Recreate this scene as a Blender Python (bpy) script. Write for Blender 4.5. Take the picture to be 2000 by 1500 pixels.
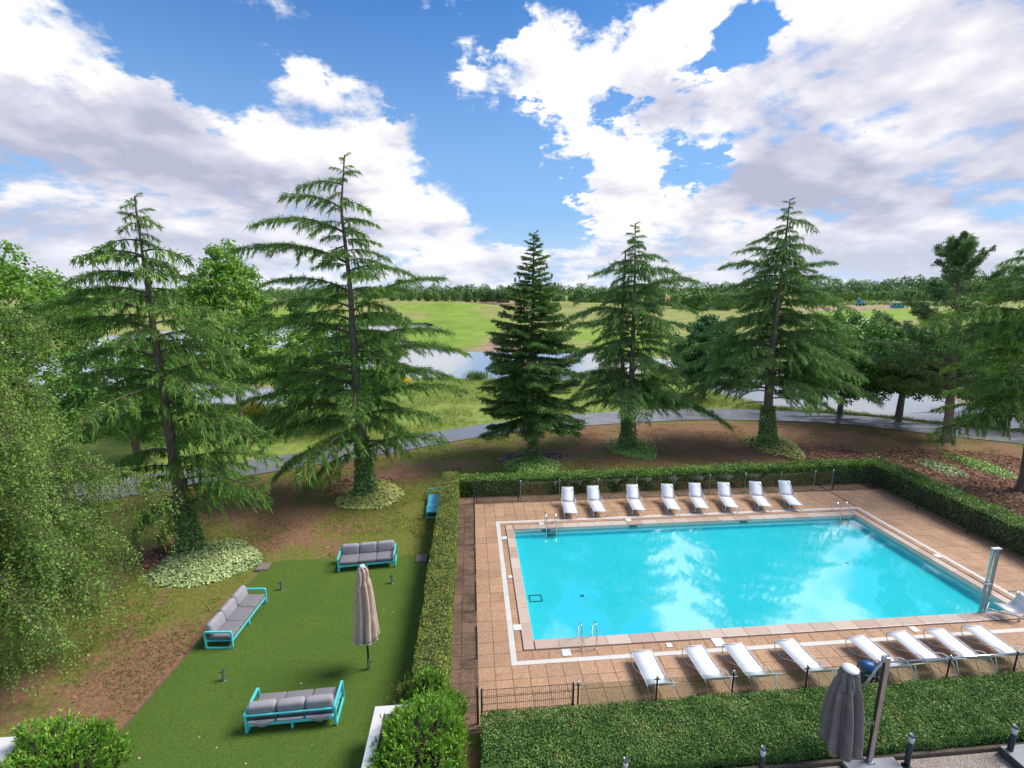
import bpy, bmesh, math, random
import numpy as np
from mathutils import Vector, Matrix

for o in list(bpy.data.objects):
    bpy.data.objects.remove(o)
SC = bpy.context.scene
COL = SC.collection
R = math.radians

# ------------------------------------------------------------------ camera
CAM_H = 11.0          # third floor window
FPX = 930.0           # focal length in pixels of a 2000 px wide picture
PITCH = math.atan((750 - 564) / FPX)
cam = bpy.data.cameras.new('Camera')
cam.sensor_fit = 'HORIZONTAL'; cam.sensor_width = 36.0
cam.lens = FPX / 2000 * 36.0
cam.clip_start = 0.1; cam.clip_end = 9000
camo = bpy.data.objects.new('Camera', cam); COL.objects.link(camo)
camo.location = (0, 0, CAM_H); camo.rotation_euler = (math.pi / 2 - PITCH, 0, 0)
SC.camera = camo
SC.cycles.max_bounces = 8; SC.cycles.diffuse_bounces = 3; SC.cycles.transmission_bounces = 4; SC.cycles.transparent_max_bounces = 16
_c, _s = math.cos(PITCH), math.sin(PITCH)


def ray(px, py):
    a, b = (px - 1000) / FPX, -(py - 750) / FPX
    return np.array([a, _c + b * _s, -_s + b * _c])


def at(px, py, z=0.0):
    """ground point (at height z) seen at a position of the photograph"""
    d = ray(px, py)
    return d * ((z - CAM_H) / d[2]) + np.array([0, 0, CAM_H])


def atY(px, py, Y):
    """point at world depth Y"""
    d = ray(px, py)
    return d * (Y / d[1]) + np.array([0, 0, CAM_H])


# ------------------------------------------------------------------ light
SUN_DIR = Vector((0.80, 0.16, 1.02)).normalized()
SUN_EL = math.asin(SUN_DIR.z); SUN_ROT = math.atan2(SUN_DIR.x, SUN_DIR.y)
sun = bpy.data.lights.new('sun', 'SUN'); sun.energy = 2.5; sun.angle = R(24); sun.color = (1.0, 0.95, 0.87)
suno = bpy.data.objects.new('sun', sun); COL.objects.link(suno)
suno.rotation_euler = (-SUN_DIR).to_track_quat('-Z', 'Y').to_euler()
SC.view_settings.view_transform = 'Standard'; SC.view_settings.look = 'None'
SC.view_settings.gamma = 1.0; SC.view_settings.exposure = 0.96
SC.view_settings.use_curve_mapping = False

W = bpy.data.worlds.new('World'); SC.world = W; W.use_nodes = True
NT = W.node_tree; NT.nodes.clear()


class G:
    """tiny node-graph helper"""
    def __init__(s, nt): s.nt = nt
    def n(s, t, **kw):
        nd = s.nt.nodes.new(t)
        ins = kw.pop('ins', {})
        for k, v in kw.items(): setattr(nd, k, v)
        for k, v in ins.items(): s.set(nd.inputs[k], v)
        return nd
    def set(s, sock, v):
        if hasattr(v, 'is_linked') or isinstance(v, bpy.types.NodeSocket): s.nt.links.new(v, sock)
        else:
            try: sock.default_value = v
            except Exception:
                sock.default_value = (*v, 1.0) if len(v) == 3 else v
    def m(s, op, a, b=0.0, c=0.0, clamp=False):
        nd = s.n('ShaderNodeMath', operation=op, use_clamp=clamp)
        s.set(nd.inputs[0], a); s.set(nd.inputs[1], b); s.set(nd.inputs[2], c)
        return nd.outputs[0]
    def v(s, op, a, b=(0, 0, 0), out=0):
        nd = s.n('ShaderNodeVectorMath', operation=op)
        s.set(nd.inputs[0], a)
        if op == 'SCALE': s.set(nd.inputs['Scale'], b)
        else: s.set(nd.inputs[1], b)
        return nd.outputs['Value' if op in ('DISTANCE', 'LENGTH', 'DOT_PRODUCT') else 0]
    def noise(s, vec, scale, detail=4, rough=0.55, dist=0.0, col=False):
        nd = s.n('ShaderNodeTexNoise', ins={'Vector': vec, 'Scale': scale, 'Detail': detail, 'Roughness': rough, 'Distortion': dist})
        return nd.outputs['Color' if col else 0]
    def rng(s, x, a, b, c=0.0, d=1.0, smooth=True):
        nd = s.n('ShaderNodeMapRange', interpolation_type='SMOOTHSTEP' if smooth else 'LINEAR')
        for i, q in enumerate((x, a, b, c, d)): s.set(nd.inputs[i], q)
        return nd.outputs[0]
    def mix(s, f, a, b, mode='MIX'):
        nd = s.n('ShaderNodeMix', data_type='RGBA', blend_type=mode)
        s.set(nd.inputs[0], f); s.set(nd.inputs[6], a); s.set(nd.inputs[7], b)
        return nd.outputs[2]
    def ramp(s, f, stops):
        nd = s.n('ShaderNodeValToRGB'); s.set(nd.inputs[0], f)
        e = nd.color_ramp.elements
        while len(e) < len(stops): e.new(0.5)
        for q, (p, c) in zip(e, stops): q.position = p; q.color = (*c, 1.0)
        return nd.outputs[0]


# --- sky: clear Nishita sky with broken cumulus drawn on the sky's own directions
g = G(NT)
sky = g.n('ShaderNodeTexSky', sky_type='NISHITA', sun_disc=False, sun_elevation=SUN_EL, sun_rotation=SUN_ROT,
          altitude=60.0, air_density=1.3, dust_density=0.6, ozone_density=4.0)
sep_dir = g.n('ShaderNodeTexCoord').outputs['Generated']
DIR = g.v('NORMALIZE', sep_dir)
sx = g.n('ShaderNodeSeparateXYZ', ins={0: DIR})
zc = g.m('MAXIMUM', sx.outputs[2], 0.0)
inv = g.m('DIVIDE', 1.0, g.m('ADD', zc, 0.30))
PL = g.v('SCALE', DIR, inv)                       # cloud layer seen in perspective
P2 = g.v('ADD', PL, (5.2, 1.3, 0.0))


def n2(vec, scale, detail, rough, col=False):
    nd = g.n('ShaderNodeTexNoise', noise_dimensions='2D', ins={'Vector': vec, 'Scale': scale, 'Detail': detail, 'Roughness': rough})
    return nd.outputs['Color' if col else 0]


w1 = g.v('SUBTRACT', n2(P2, 2.4, 2, 0.5, True), (0.5, 0.5, 0.5))
w2 = g.v('SUBTRACT', n2(P2, 8.0, 4, 0.66, True), (0.5, 0.5, 0.5))
DW = g.v('ADD', DIR, g.v('ADD', g.v('SCALE', w1, 0.10), g.v('SCALE', w2, 0.13)))


def field(blobs, start=0.0):
    acc = start
    for (px, py, rad, wt) in blobs:
        d = ray(px, py); d = d / np.linalg.norm(d)
        d[2] = abs(d[2])          # points below the horizon name the sky mirrored in the pool
        dist = g.v('DISTANCE', DW, tuple(float(q) for q in d))
        acc = g.m('ADD', acc, g.rng(dist, rad / FPX * 0.15, rad / FPX * 1.25, wt, 0.0))
    return acc


COVER = [(100, 170, 340, .42), (400, 300, 250, .42), (640, 190, 150, .42), (300, 440, 300, .4), (720, 330, 130, .36), (800, 455, 170, .32),
         (1040, 120, 150, .42), (1150, 180, 110, .36), (1290, 50, 110, .42), (950, 190, 80, .3), (800, 250, 55, .3),
         (1240, 320, 100, .42), (1370, 230, 120, .42), (1170, 375, 60, .34), (1520, 110, 140, .42), (1500, 270, 120, .42),
         (1780, 170, 330, .5), (1880, 400, 300, .45), (1560, 420, 190, .45), (1340, 395, 90, .36), (1000, 515, 190, .30), (1300, 480, 170, .30), (1022, 362, 36, .42), (1045, 272, 46, .36), (935, 330, 34, .34),
         (1340, 1090, 80, .5), (1380, 1190, 100, .5), (1590, 1045, 80, .5), (1640, 1110, 90, .5), (1560, 1170, 90, .45), (1800, 1090, 60, .35)]
HOLES = [(300, 30, 80, .7), (430, 65, 110, .75), (640, 35, 80, .6), (770, 45, 140, .85), (885, 20, 100, .7), (985, 12, 50, .6), (790, 135, 65, .75), (860, 280, 70, .6),
         (965, 290, 95, .6), (1060, 335, 80, .5), (1000, 400, 110, .5), (1100, 425, 70, .5), (1315, 322, 50, .7), (1390, 322, 36, .55), (1450, 60, 48, .8), (1385, 140, 42, .65),
         (1240, 205, 40, .6), (1310, 125, 30, .4), (1190, 245, 34, .5), (1040, 205, 22, .35), (1120, 1110, 130, .6), (1480, 1100, 55, .6), (1740, 1150, 60, .5)]
DARK = [(430, 240, 170, .50), (330, 340, 170, .35), (620, 330, 130, .35), (120, 290, 100, .3), (200, 490, 260, .65), (60, 420, 180, .35),
        (1080, 90, 70, .30), (1570, 200, 140, .5), (1720, 90, 170, .45), (1920, 160, 180, .4), (1700, 390, 190, .55), (1880, 320, 150, .45), (1330, 200, 70, .35),
        (1850, 480, 230, .5), (1480, 470, 200, .5), (1040, 530, 300, .3), (600, 500, 200, .3),
        (1810, 230, 100, -.5), (1640, 40, 90, -.4), (330, 290, 70, -.3)]
n_big = n2(P2, 1.9, 9, 0.575)
n_fine = n2(P2, 8.0, 5, 0.62)
cov = g.m('SUBTRACT', g.m('MINIMUM', field(COVER, 0.42), 0.80), g.m('MINIMUM', field(HOLES), 0.54))
cov = g.m('ADD', cov, g.m('ADD', g.m('MULTIPLY', g.m('SUBTRACT', n_big, 0.5), 1.6), g.m('MULTIPLY', g.m('SUBTRACT', n_fine, 0.5), 0.72)))
alpha = g.rng(cov, 0.38, 0.72)
# light and shade of the cloud bodies
n_off = n2(g.v('ADD', P2, (0.07, -0.10, 0.0)), 1.9, 5, 0.58)
emb = g.m('ADD', g.m('MULTIPLY', g.m('SUBTRACT', n_big, n_off), 1.9), g.m('MULTIPLY', g.m('SUBTRACT', n_fine, 0.5), 0.5))
dk = g.m('ADD', g.m('MINIMUM', field(DARK, 0.06), 0.64), g.m('MULTIPLY', g.rng(cov, 0.66, 1.2), 0.14))
dk = g.m('ADD', dk, g.m('MULTIPLY', g.m('SUBTRACT', n2(P2, 2.1, 4, 0.52), 0.5), 1.9))
dk = g.m('SUBTRACT', dk, emb)
KS = 0.95
ccol = g.ramp(dk, [(0.0, (0.63 * KS, 0.62 * KS, 0.615 * KS)), (0.22, (0.55 * KS, 0.545 * KS, 0.555 * KS)), (0.55, (0.415 * KS, 0.415 * KS, 0.475 * KS)), (1.0, (0.27 * KS, 0.285 * KS, 0.37 * KS))])
# the air pales towards the horizon
hz = g.rng(zc, 0.0, 0.16, 1.0, 0.0)
hz2 = g.rng(zc, 0.04, 0.56, 0.80, 0.0)
SKYS = 0.075
skyc = g.v('MULTIPLY', g.v('SCALE', sky.outputs[0], SKYS), (0.29, 0.63, 1.00))
skyc = g.mix(hz2, skyc, (0.19, 0.32, 0.51, 1))
skyc = g.mix(g.m('MULTIPLY', hz, 0.65), skyc, (0.36, 0.42, 0.51, 1))
ccol = g.mix(g.m('MULTIPLY', hz, 0.55), ccol, (0.40, 0.43, 0.50, 1))
below = g.rng(sx.outputs[2], -0.02, 0.0, 1.0, 0.0)
bg_sky = g.n('ShaderNodeBackground', ins={0: skyc, 1: 1.0}).outputs[0]
bg_cloud = g.n('ShaderNodeBackground', ins={0: ccol, 1: 1.0}).outputs[0]
bg_low = g.n('ShaderNodeBackground', ins={0: (0.10, 0.12, 0.08, 1), 1: 1.0}).outputs[0]
up = g.n('ShaderNodeMixShader', ins={0: alpha, 1: bg_sky, 2: bg_cloud}).outputs[0]
alls = g.n('ShaderNodeMixShader', ins={0: below, 1: up, 2: bg_low}).outputs[0]
out = g.n('ShaderNodeOutputWorld', ins={0: alls})
W.cycles.sampling_method = 'MANUAL'; W.cycles.sample_map_resolution = 512

# ------------------------------------------------------------------ mesh helpers


def link(o, parent=None):
    COL.objects.link(o)
    if parent is not None: o.parent = parent
    return o


def tag(o, label=None, cat=None, group=None, kind=None):
    if label: o['label'] = label
    if cat: o['category'] = cat
    if group: o['group'] = group
    if kind: o['kind'] = kind
    return o


def empty(name, loc=(0, 0, 0), rz=0.0, label=None, cat=None, group=None):
    o = bpy.data.objects.new(name, None); o.empty_display_size = 0.2
    o.location = loc; o.rotation_euler = (0, 0, rz)
    link(o); return tag(o, label, cat, group)


def mesh_quads(name, V, F, mats, midx=None, smooth=False):
    """fast all-quad mesh from numpy arrays"""
    V = np.asarray(V, np.float32); F = np.asarray(F, np.int32)
    me = bpy.data.meshes.new(name)
    me.vertices.add(len(V)); me.vertices.foreach_set('co', V.ravel())
    me.loops.add(F.size); me.loops.foreach_set('vertex_index', F.ravel())
    me.polygons.add(len(F))
    me.polygons.foreach_set('loop_start', np.arange(0, F.size, 4, dtype=np.int32))
    if midx is not None: me.polygons.foreach_set('material_index', np.asarray(midx, np.int32))
    if smooth: me.polygons.foreach_set('use_smooth', np.ones(len(F), bool))
    for m in mats: me.materials.append(m)
    me.update(calc_edges=True)
    return me


def obj(name, me, parent=None, loc=None, rot=None, scale=None):
    o = bpy.data.objects.new(name, me); link(o, parent)
    if loc is not None: o.location = loc
    if rot is not None: o.rotation_euler = rot
    if scale is not None: o.scale = scale if hasattr(scale, '__len__') else (scale,) * 3
    return o


class MB:
    """mesh builder: boxes, tubes, lathes, prisms"""
    def __init__(s): s.V = []; s.F = []; s.M = Matrix()
    def add(s, vs, fs):
        b = len(s.V)
        s.V += [tuple(s.M @ Vector(v)) for v in vs]
        s.F += [tuple(b + i for i in f) for f in fs]
        return s
    def box(s, x0, x1, y0, y1, z0, z1):
        return s.add([(x0, y0, z0), (x1, y0, z0), (x1, y1, z0), (x0, y1, z0), (x0, y0, z1), (x1, y0, z1), (x1, y1, z1), (x0, y1, z1)],
                     [(0, 3, 2, 1), (4, 5, 6, 7), (0, 1, 5, 4), (1, 2, 6, 5), (2, 3, 7, 6), (3, 0, 4, 7)])
    def bevbox(s, x0, x1, y0, y1, z0, z1, r, seg=2):
        bm = bmesh.new(); bmesh.ops.create_cube(bm, size=1.0)
        for v in bm.verts:
            v.co = Vector(((x0 + x1) / 2 + v.co.x * (x1 - x0), (y0 + y1) / 2 + v.co.y * (y1 - y0), (z0 + z1) / 2 + v.co.z * (z1 - z0)))
        bmesh.ops.bevel(bm, geom=bm.edges[:], offset=r, segments=seg, profile=0.5, affect='EDGES')
        bm.verts.index_update()
        s.add([tuple(v.co) for v in bm.verts], [tuple(v.index for v in f.verts) for f in bm.faces]); bm.free()
        return s
    def tube(s, pts, r, n=8, closed=False, cap=True):
        pts = [Vector(p) for p in pts]; k = len(pts)
        rs = r if hasattr(r, '__len__') else [r] * k
        vs = []; fs = []; up = Vector((0, 0, 1)); pn = None
        for i, p in enumerate(pts):
            a = pts[i - 1] if (i > 0 or closed) else p
            b = pts[(i + 1) % k] if (i < k - 1 or closed) else p
            t = (b - a).normalized()
            if pn is None:
                pn = t.cross(up)
                if pn.length < 1e-3: pn = t.cross(Vector((1, 0, 0)))
            pn = (pn - t * pn.dot(t)).normalized(); q = t.cross(pn)
            for j in range(n):
                an = 2 * math.pi * j / n
                vs.append(p + (pn * math.cos(an) + q * math.sin(an)) * rs[i])
        for i in range(k if closed else k - 1):
            for j in range(n):
                i2 = (i + 1) % k
                fs.append((i * n + j, i * n + (j + 1) % n, i2 * n + (j + 1) % n, i2 * n + j))
        if cap and not closed:
            fs.append(tuple(range(n))[::-1]); fs.append(tuple((k - 1) * n + j for j in range(n)))
        return s.add(vs, fs)
    def lathe(s, prof, n=16, cx=0, cy=0):
        vs = []; fs = []
        for (r, z) in prof:
            for j in range(n):
                an = 2 * math.pi * j / n; vs.append((cx + r * math.cos(an), cy + r * math.sin(an), z))
        for i in range(len(prof) - 1):
            for j in range(n): fs.append((i * n + j, i * n + (j + 1) % n, (i + 1) * n + (j + 1) % n, (i + 1) * n + j))
        fs.append(tuple(range(n))[::-1]); fs.append(tuple((len(prof) - 1) * n + j for j in range(n)))
        return s.add(vs, fs)
    def prism(s, poly, z0, z1):
        n = len(poly)
        return s.add([(x, y, z0) for x, y in poly] + [(x, y, z1) for x, y in poly],
                     [tuple(range(n))[::-1], tuple(range(n, 2 * n))] + [(i, (i + 1) % n, n + (i + 1) % n, n + i) for i in range(n)])
    def mesh(s, name, mt, smooth=False):
        me = bpy.data.meshes.new(name); me.from_pydata(s.V, [], s.F)
        for m in (mt if isinstance(mt, (list, tuple)) else [mt]): me.materials.append(m)
        if smooth:
            me.polygons.foreach_set('use_smooth', np.ones(len(me.polygons), bool))
        me.update(); return me
    def build(s, name, mt, parent=None, smooth=False, **kw):
        return obj(name, s.mesh(name, mt, smooth), parent, **kw)


def smooth_path(pts, it=2):
    for _ in range(it):
        q = [pts[0]]
        for a, b in zip(pts[:-1], pts[1:]):
            a, b = Vector(a), Vector(b); q += [a * .75 + b * .25, a * .25 + b * .75]
        q.append(pts[-1]); pts = q
    return pts


def shade_auto(o, ang=40):
    me = o.data
    me.polygons.foreach_set('use_smooth', np.ones(len(me.polygons), bool))
    try: me.set_sharp_from_angle(angle=R(ang))
    except Exception: pass
    return o


def norm(a): return a / np.maximum(np.linalg.norm(a, axis=-1, keepdims=True), 1e-9)


def cards(P, D, N, L, Wd):
    """pointed leaf quads: base point, direction, facing, length, width"""
    D = norm(D); S = norm(np.cross(D, N))
    L = np.asarray(L).reshape(-1, 1) * np.ones((len(P), 1)); Wd = np.asarray(Wd).reshape(-1, 1) * np.ones((len(P), 1))
    m = P + D * L * 0.45
    V = np.stack([P, m + S * Wd * 0.5, P + D * L, m - S * Wd * 0.5], 1).reshape(-1, 3)
    F = np.arange(len(P) * 4).reshape(-1, 4)
    return V, F


def qtube(pts, rs, n=5):
    """tapered tube as quads (numpy)"""
    pts = np.asarray(pts, float); k = len(pts)
    T = np.gradient(pts, axis=0); T = norm(T)
    ref = np.array([0.0, 0, 1]) if abs(T[0][2]) < .9 else np.array([1.0, 0, 0])
    A = norm(np.cross(T, ref)); B = np.cross(T, A)
    an = np.linspace(0, 2 * np.pi, n, endpoint=False)
    rs = np.asarray(rs, float).reshape(-1, 1, 1)
    V = pts[:, None, :] + rs * (A[:, None, :] * np.cos(an)[None, :, None] + B[:, None, :] * np.sin(an)[None, :, None])
    F = []
    for i in range(k - 1):
        for j in range(n): F.append((i * n + j, i * n + (j + 1) % n, (i + 1) * n + (j + 1) % n, (i + 1) * n + j))
    return V.reshape(-1, 3), np.array(F)


class QB:
    """collects quad arrays with material indices"""
    def __init__(s): s.V = []; s.F = []; s.I = []; s.k = 0
    def add(s, vf, mi=0):
        V, F = vf
        if len(F) == 0: return
        s.V.append(V); s.F.append(F + s.k); s.I.append(np.full(len(F), mi)); s.k += len(V)
    def mesh(s, name, mats, smooth=False):
        return mesh_quads(name, np.concatenate(s.V), np.concatenate(s.F), mats, np.concatenate(s.I), smooth)


# pool frame: u along the near pool edge, v away from the camera
FA = R(4.9); FO = np.array([0.7014, 13.2496])
FU = np.array([math.cos(FA), math.sin(FA)]); FV = np.array([-math.sin(FA), math.cos(FA)])


def P(u, v, z=0.0):
    q = FO + FU * u + FV * v
    return (float(q[0]), float(q[1]), float(z))


FRAME = Matrix.Translation((FO[0], FO[1], 0)) @ Matrix.Rotation(FA, 4, 'Z')


def MF():
    b = MB(); b.M = FRAME.copy(); return b
# ------------------------------------------------------------------ materials


def new_mat(name):
    m = bpy.data.materials.new(name); m.use_nodes = True
    m.node_tree.nodes.clear(); return m, G(m.node_tree)


def finish(g, shader):
    g.n('ShaderNodeOutputMaterial', ins={0: shader})


def principled(g, col, rough=0.6, metal=0.0, normal=None, spec=0.5, **kw):
    nd = g.n('ShaderNodeBsdfPrincipled', ins={'Base Color': col, 'Roughness': rough, 'Metallic': metal, 'Specular IOR Level': spec})
    if normal is not None: g.set(nd.inputs['Normal'], normal)
    for k, v in kw.items(): g.set(nd.inputs[k], v)
    return nd.outputs[0]


def bump(g, h, strength=0.3, dist=0.02):
    return g.n('ShaderNodeBump', ins={'Strength': strength, 'Distance': dist, 'Height': h}).outputs[0]


def pm(name, c1, c2=None, scale=8.0, rough=0.6, metal=0.0, bmp=0.0, bscale=60.0, detail=4, spec=0.5, c3=None, local=False):
    """plain material: two or three tones broken by noise, with fine relief"""
    m, g = new_mat(name)
    pos = g.n('ShaderNodeTexCoord').outputs['Object'] if local else g.n('ShaderNodeNewGeometry').outputs['Position']
    c2 = c2 or tuple(q * 0.8 for q in c1)
    f = g.noise(pos, scale, detail, 0.6)
    st = [(0.32, c1), (0.68, c2)] if c3 is None else [(0.3, c1), (0.5, c2), (0.7, c3)]
    col = g.ramp(f, st)
    nr = bump(g, g.noise(pos, bscale, 3, 0.6), bmp, 0.01) if bmp else None
    rr = g.rng(g.noise(pos, scale * 2.3, 3), 0.3, 0.7, max(rough - 0.08, 0.02), min(rough + 0.08, 1))
    finish(g, principled(g, col, rr, metal, nr, spec)); return m


def leafmat(name, stops, rough=0.5, trans=0.28, spec=0.3, k=1.4, nz=0.30, ns=1.1):
    """foliage: every leaf takes its own tone of the plant's range"""
    stops = [(p_, tuple(min(q * k, .8) for q in c_)) for p_, c_ in stops]
    m, g = new_mat(name)
    geo = g.n('ShaderNodeNewGeometry')
    rnd = geo.outputs['Random Per Island']
    f = g.m('ADD', g.m('MULTIPLY', rnd, 1.0 - nz * .95), g.m('MULTIPLY', g.rng(g.noise(geo.outputs['Position'], ns, 4, 0.65), 0.3, 0.7), nz))
    col = g.ramp(f, stops)
    p = principled(g, col, rough, 0, None, spec)
    t = g.n('ShaderNodeBsdfTranslucent', ins={0: g.mix(0.5, col, (0.30, 0.36, 0.03, 1), 'SCREEN') if False else col}).outputs[0]
    mx = g.n('ShaderNodeMixShader', ins={0: trans, 1: p, 2: t}).outputs[0]
    finish(g, mx); return m


def thin_ior(g, ior):
    """same reflectance from either side of a thin sheet"""
    return g.rng(g.n('ShaderNodeNewGeometry').outputs['Backfacing'], 0.0, 1.0, ior, 1.0 / ior, False)


M = {}
M['cedar'] = leafmat('cedar_needles', [(0.1, (.030, .072, .020)), (0.4, (.066, .135, .028)), (0.7, (.120, .210, .036)), (0.95, (.23, .33, .055))], trans=.36, k=1.95, nz=.50, ns=1.5)
M['cedar_blue'] = leafmat('blue_cedar_needles', [(0.1, (.036, .080, .028)), (0.4, (.080, .152, .044)), (0.7, (.130, .220, .054)), (0.95, (.21, .31, .070))], trans=.36, k=1.85, nz=.50, ns=1.5)
M['fir'] = leafmat('fir_needles', [(0.1, (.022, .052, .015)), (0.4, (.050, .100, .024)), (0.75, (.092, .155, .034)), (0.97, (.16, .22, .045))], k=2.1, nz=.45, ns=1.5)
M['cone'] = pm('cone_scales', (.20, .10, .055), (.30, .17, .09), 12)
M['pine'] = leafmat('pine_needles', [(0.1, (.026, .054, .022)), (0.5, (.058, .105, .036)), (0.9, (.115, .170, .050))], k=2.4, nz=.45, ns=1.5)
M['birch_leaf'] = leafmat('birch_leaves', [(0.1, (.060, .120, .022)), (0.4, (.115, .195, .036)), (0.75, (.175, .265, .054)), (0.96, (.26, .32, .085))], 0.45, 0.35, k=1.75, nz=.45, ns=1.3)
M['light_leaf'] = leafmat('light_green_leaves', [(0.1, (.055, .130, .018)), (0.5, (.120, .240, .030)), (0.9, (.22, .34, .055))], 0.45, 0.38, k=1.6)
M['mid_leaf'] = leafmat('mid_green_leaves', [(0.1, (.028, .080, .016)), (0.5, (.062, .150, .026)), (0.9, (.125, .24, .042))], 0.45, 0.32, k=1.8, nz=.4, ns=.8)
M['maple_leaf'] = leafmat('dark_maple_leaves', [(0.1, (.015, .055, .016)), (0.5, (.032, .100, .026)), (0.9, (.065, .165, .040))], 0.42, 0.25, k=1.7, nz=.4, ns=1.0)
M['hedge'] = leafmat('hedge_leaves', [(0.05, (.045, .072, .014)), (0.35, (.098, .140, .024)), (0.65, (.165, .205, .034)), (0.85, (.26, .27, .055)), (0.98, (.28, .17, .055))], 0.42, 0.2, k=1.55, nz=0.45, ns=1.8)
M['hedge_dark'] = leafmat('back_hedge_leaves', [(0.05, (.025, .062, .012)), (0.4, (.058, .125, .020)), (0.75, (.110, .195, .026)), (0.97, (.21, .25, .045))], 0.4, 0.22, k=2.0, nz=0.45, ns=1.2)
M['ivy_hedge'] = leafmat('front_hedge_leaves', [(0.05, (.026, .066, .014)), (0.4, (.058, .125, .024)), (0.7, (.105, .185, .038)), (0.9, (.19, .24, .075)), (0.99, (.24, .14, .060))], 0.4, 0.22, k=1.75, nz=0.40, ns=1.6)
M['shrub'] = leafmat('fresh_shrub_leaves', [(0.05, (.040, .110, .014)), (0.45, (.100, .230, .022)), (0.85, (.22, .36, .045)), (0.99, (.32, .42, .085))], 0.4, 0.3, k=1.75, nz=.4, ns=2.5)
M['ivy_pale'] = leafmat('variegated_ivy', [(0.1, (.110, .180, .060)), (0.4, (.26, .34, .13)), (0.75, (.42, .48, .21)), (0.97, (.58, .60, .34))], 0.45, 0.2, k=1.35)
M['ivy_yellow'] = leafmat('yellow_variegated_ivy', [(0.1, (.16, .20, .050)), (0.4, (.36, .38, .10)), (0.75, (.52, .52, .17)), (0.97, (.64, .62, .28))], 0.45, 0.2, k=1.3)
M['ivy_green'] = leafmat('green_ivy', [(0.1, (.080, .150, .030)), (0.45, (.160, .260, .055)), (0.8, (.25, .34, .080)), (0.97, (.36, .42, .13))], 0.45, 0.2, k=1.7)
M['ivy_trunk'] = leafmat('trunk_ivy', [(0.1, (.035, .085, .020)), (0.5, (.085, .155, .034)), (0.9, (.20, .26, .075))], 0.45, 0.2, k=2.0)
M['broom'] = leafmat('broom_flowers', [(0.1, (.10, .14, .02)), (0.3, (.50, .36, .01)), (0.7, (.75, .50, .01)), (0.95, (.80, .60, .05))], 0.5, 0.2, k=1.1)
M['reed'] = leafmat('reed_blades', [(0.1, (.05, .11, .03)), (0.6, (.12, .20, .05)), (0.95, (.26, .28, .09))], 0.5, 0.25)
M['rough_grass'] = leafmat('rough_grass_blades', [(0.1, (.105, .180, .028)), (0.45, (.20, .275, .050)), (0.75, (.33, .34, .105)), (0.97, (.48, .42, .20))], 0.6, 0.3, k=1.2)
M['lawn_grass'] = leafmat('lawn_grass_blades', [(0.1, (.055, .095, .014)), (0.5, (.105, .150, .022)), (0.85, (.17, .19, .036)), (0.98, (.26, .19, .060))], 0.6, 0.25)
M['far_leaf'] = leafmat('far_wood_leaves', [(0.1, (.022, .060, .020)), (0.5, (.050, .110, .030)), (0.9, (.100, .170, .045))], 0.6, 0.15, k=1.9, nz=.5, ns=.05)
M['far_leaf_light'] = leafmat('far_light_leaves', [(0.1, (.045, .105, .022)), (0.5, (.085, .170, .032)), (0.9, (.15, .24, .050))], 0.6, 0.15, k=1.6, nz=.5, ns=.05)
M['mulch'] = leafmat('bark_chips', [(0.1, (.060, .030, .020)), (0.5, (.16, .075, .048)), (0.8, (.28, .14, .09)), (0.97, (.46, .30, .22))], 0.8, 0.0, k=1.5)
M['mulch_grey'] = leafmat('greyish_bark_chips', [(0.1, (.15, .085, .060)), (0.5, (.27, .18, .14)), (0.85, (.38, .28, .23)), (0.98, (.5, .42, .37))], 0.8, 0.0, k=1.3)
M['litter'] = leafmat('fallen_leaves', [(0.1, (.50, .42, .25)), (0.5, (.62, .55, .38)), (0.95, (.75, .68, .5))], 0.7, 0.1, k=1.0)

M['needle_litter'] = leafmat('needle_litter', [(0.1, (.10, .050, .028)), (0.5, (.22, .115, .065)), (0.85, (.32, .19, .11)), (0.98, (.46, .34, .23))], 0.8, 0.0, k=1.0)


def bark(name, c1, c2, c3):
    m, g = new_mat(name)
    pos = g.n('ShaderNodeNewGeometry').outputs['Position']
    sp = g.v('MULTIPLY', pos, (7.0, 7.0, 1.6))
    f = g.noise(sp, 2.2, 6, 0.65)
    col = g.ramp(f, [(0.3, c1), (0.52, c2), (0.72, c3)])
    finish(g, principled(g, col, 0.85, 0, bump(g, g.noise(sp, 3.5, 5, 0.7), 0.9, 0.05), 0.2)); return m


M['bark'] = bark('cedar_bark', (.095, .074, .058), (.20, .160, .128), (.32, .27, .22))
M['bark_pine'] = bark('pine_bark', (.16, .11, .085), (.31, .225, .18), (.44, .34, .28))
M['bark_birch'] = bark('birch_bark', (.12, .10, .085), (.42, .38, .33), (.58, .54, .48))
M['twig'] = pm('twig_wood', (.085, .062, .042), (.15, .11, .075), 6, 0.85)
M['hedge_core'] = pm('hedge_twigs', (.030, .034, .014), (.055, .045, .022), 14, 0.9, bmp=0.6, bscale=30)

# artificial turf with the faint pile direction and seams
m, g = new_mat('artificial_turf'); M['turf'] = m
pos = g.n('ShaderNodeNewGeometry').outputs['Position']
fine = g.noise(pos, 34.0, 4, 0.85)
col = g.ramp(fine, [(0.32, (.030, .066, .009)), (0.5, (.082, .138, .020)), (0.68, (.175, .235, .048))])
big = g.noise(pos, 0.55, 4, 0.6)
col = g.mix(g.rng(big, 0.35, 0.7, 0.0, 0.40), col, (.064, .120, .016, 1))
med = g.noise(g.v('MULTIPLY', pos, (1.0, 6.0, 1.0)), 1.3, 4, 0.6)
col = g.mix(g.rng(med, 0.45, 0.75, 0.0, 0.25), col, (.115, .185, .035, 1))
finish(g, principled(g, col, 0.85, 0, bump(g, fine, 0.8, 0.03), 0.15))

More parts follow.
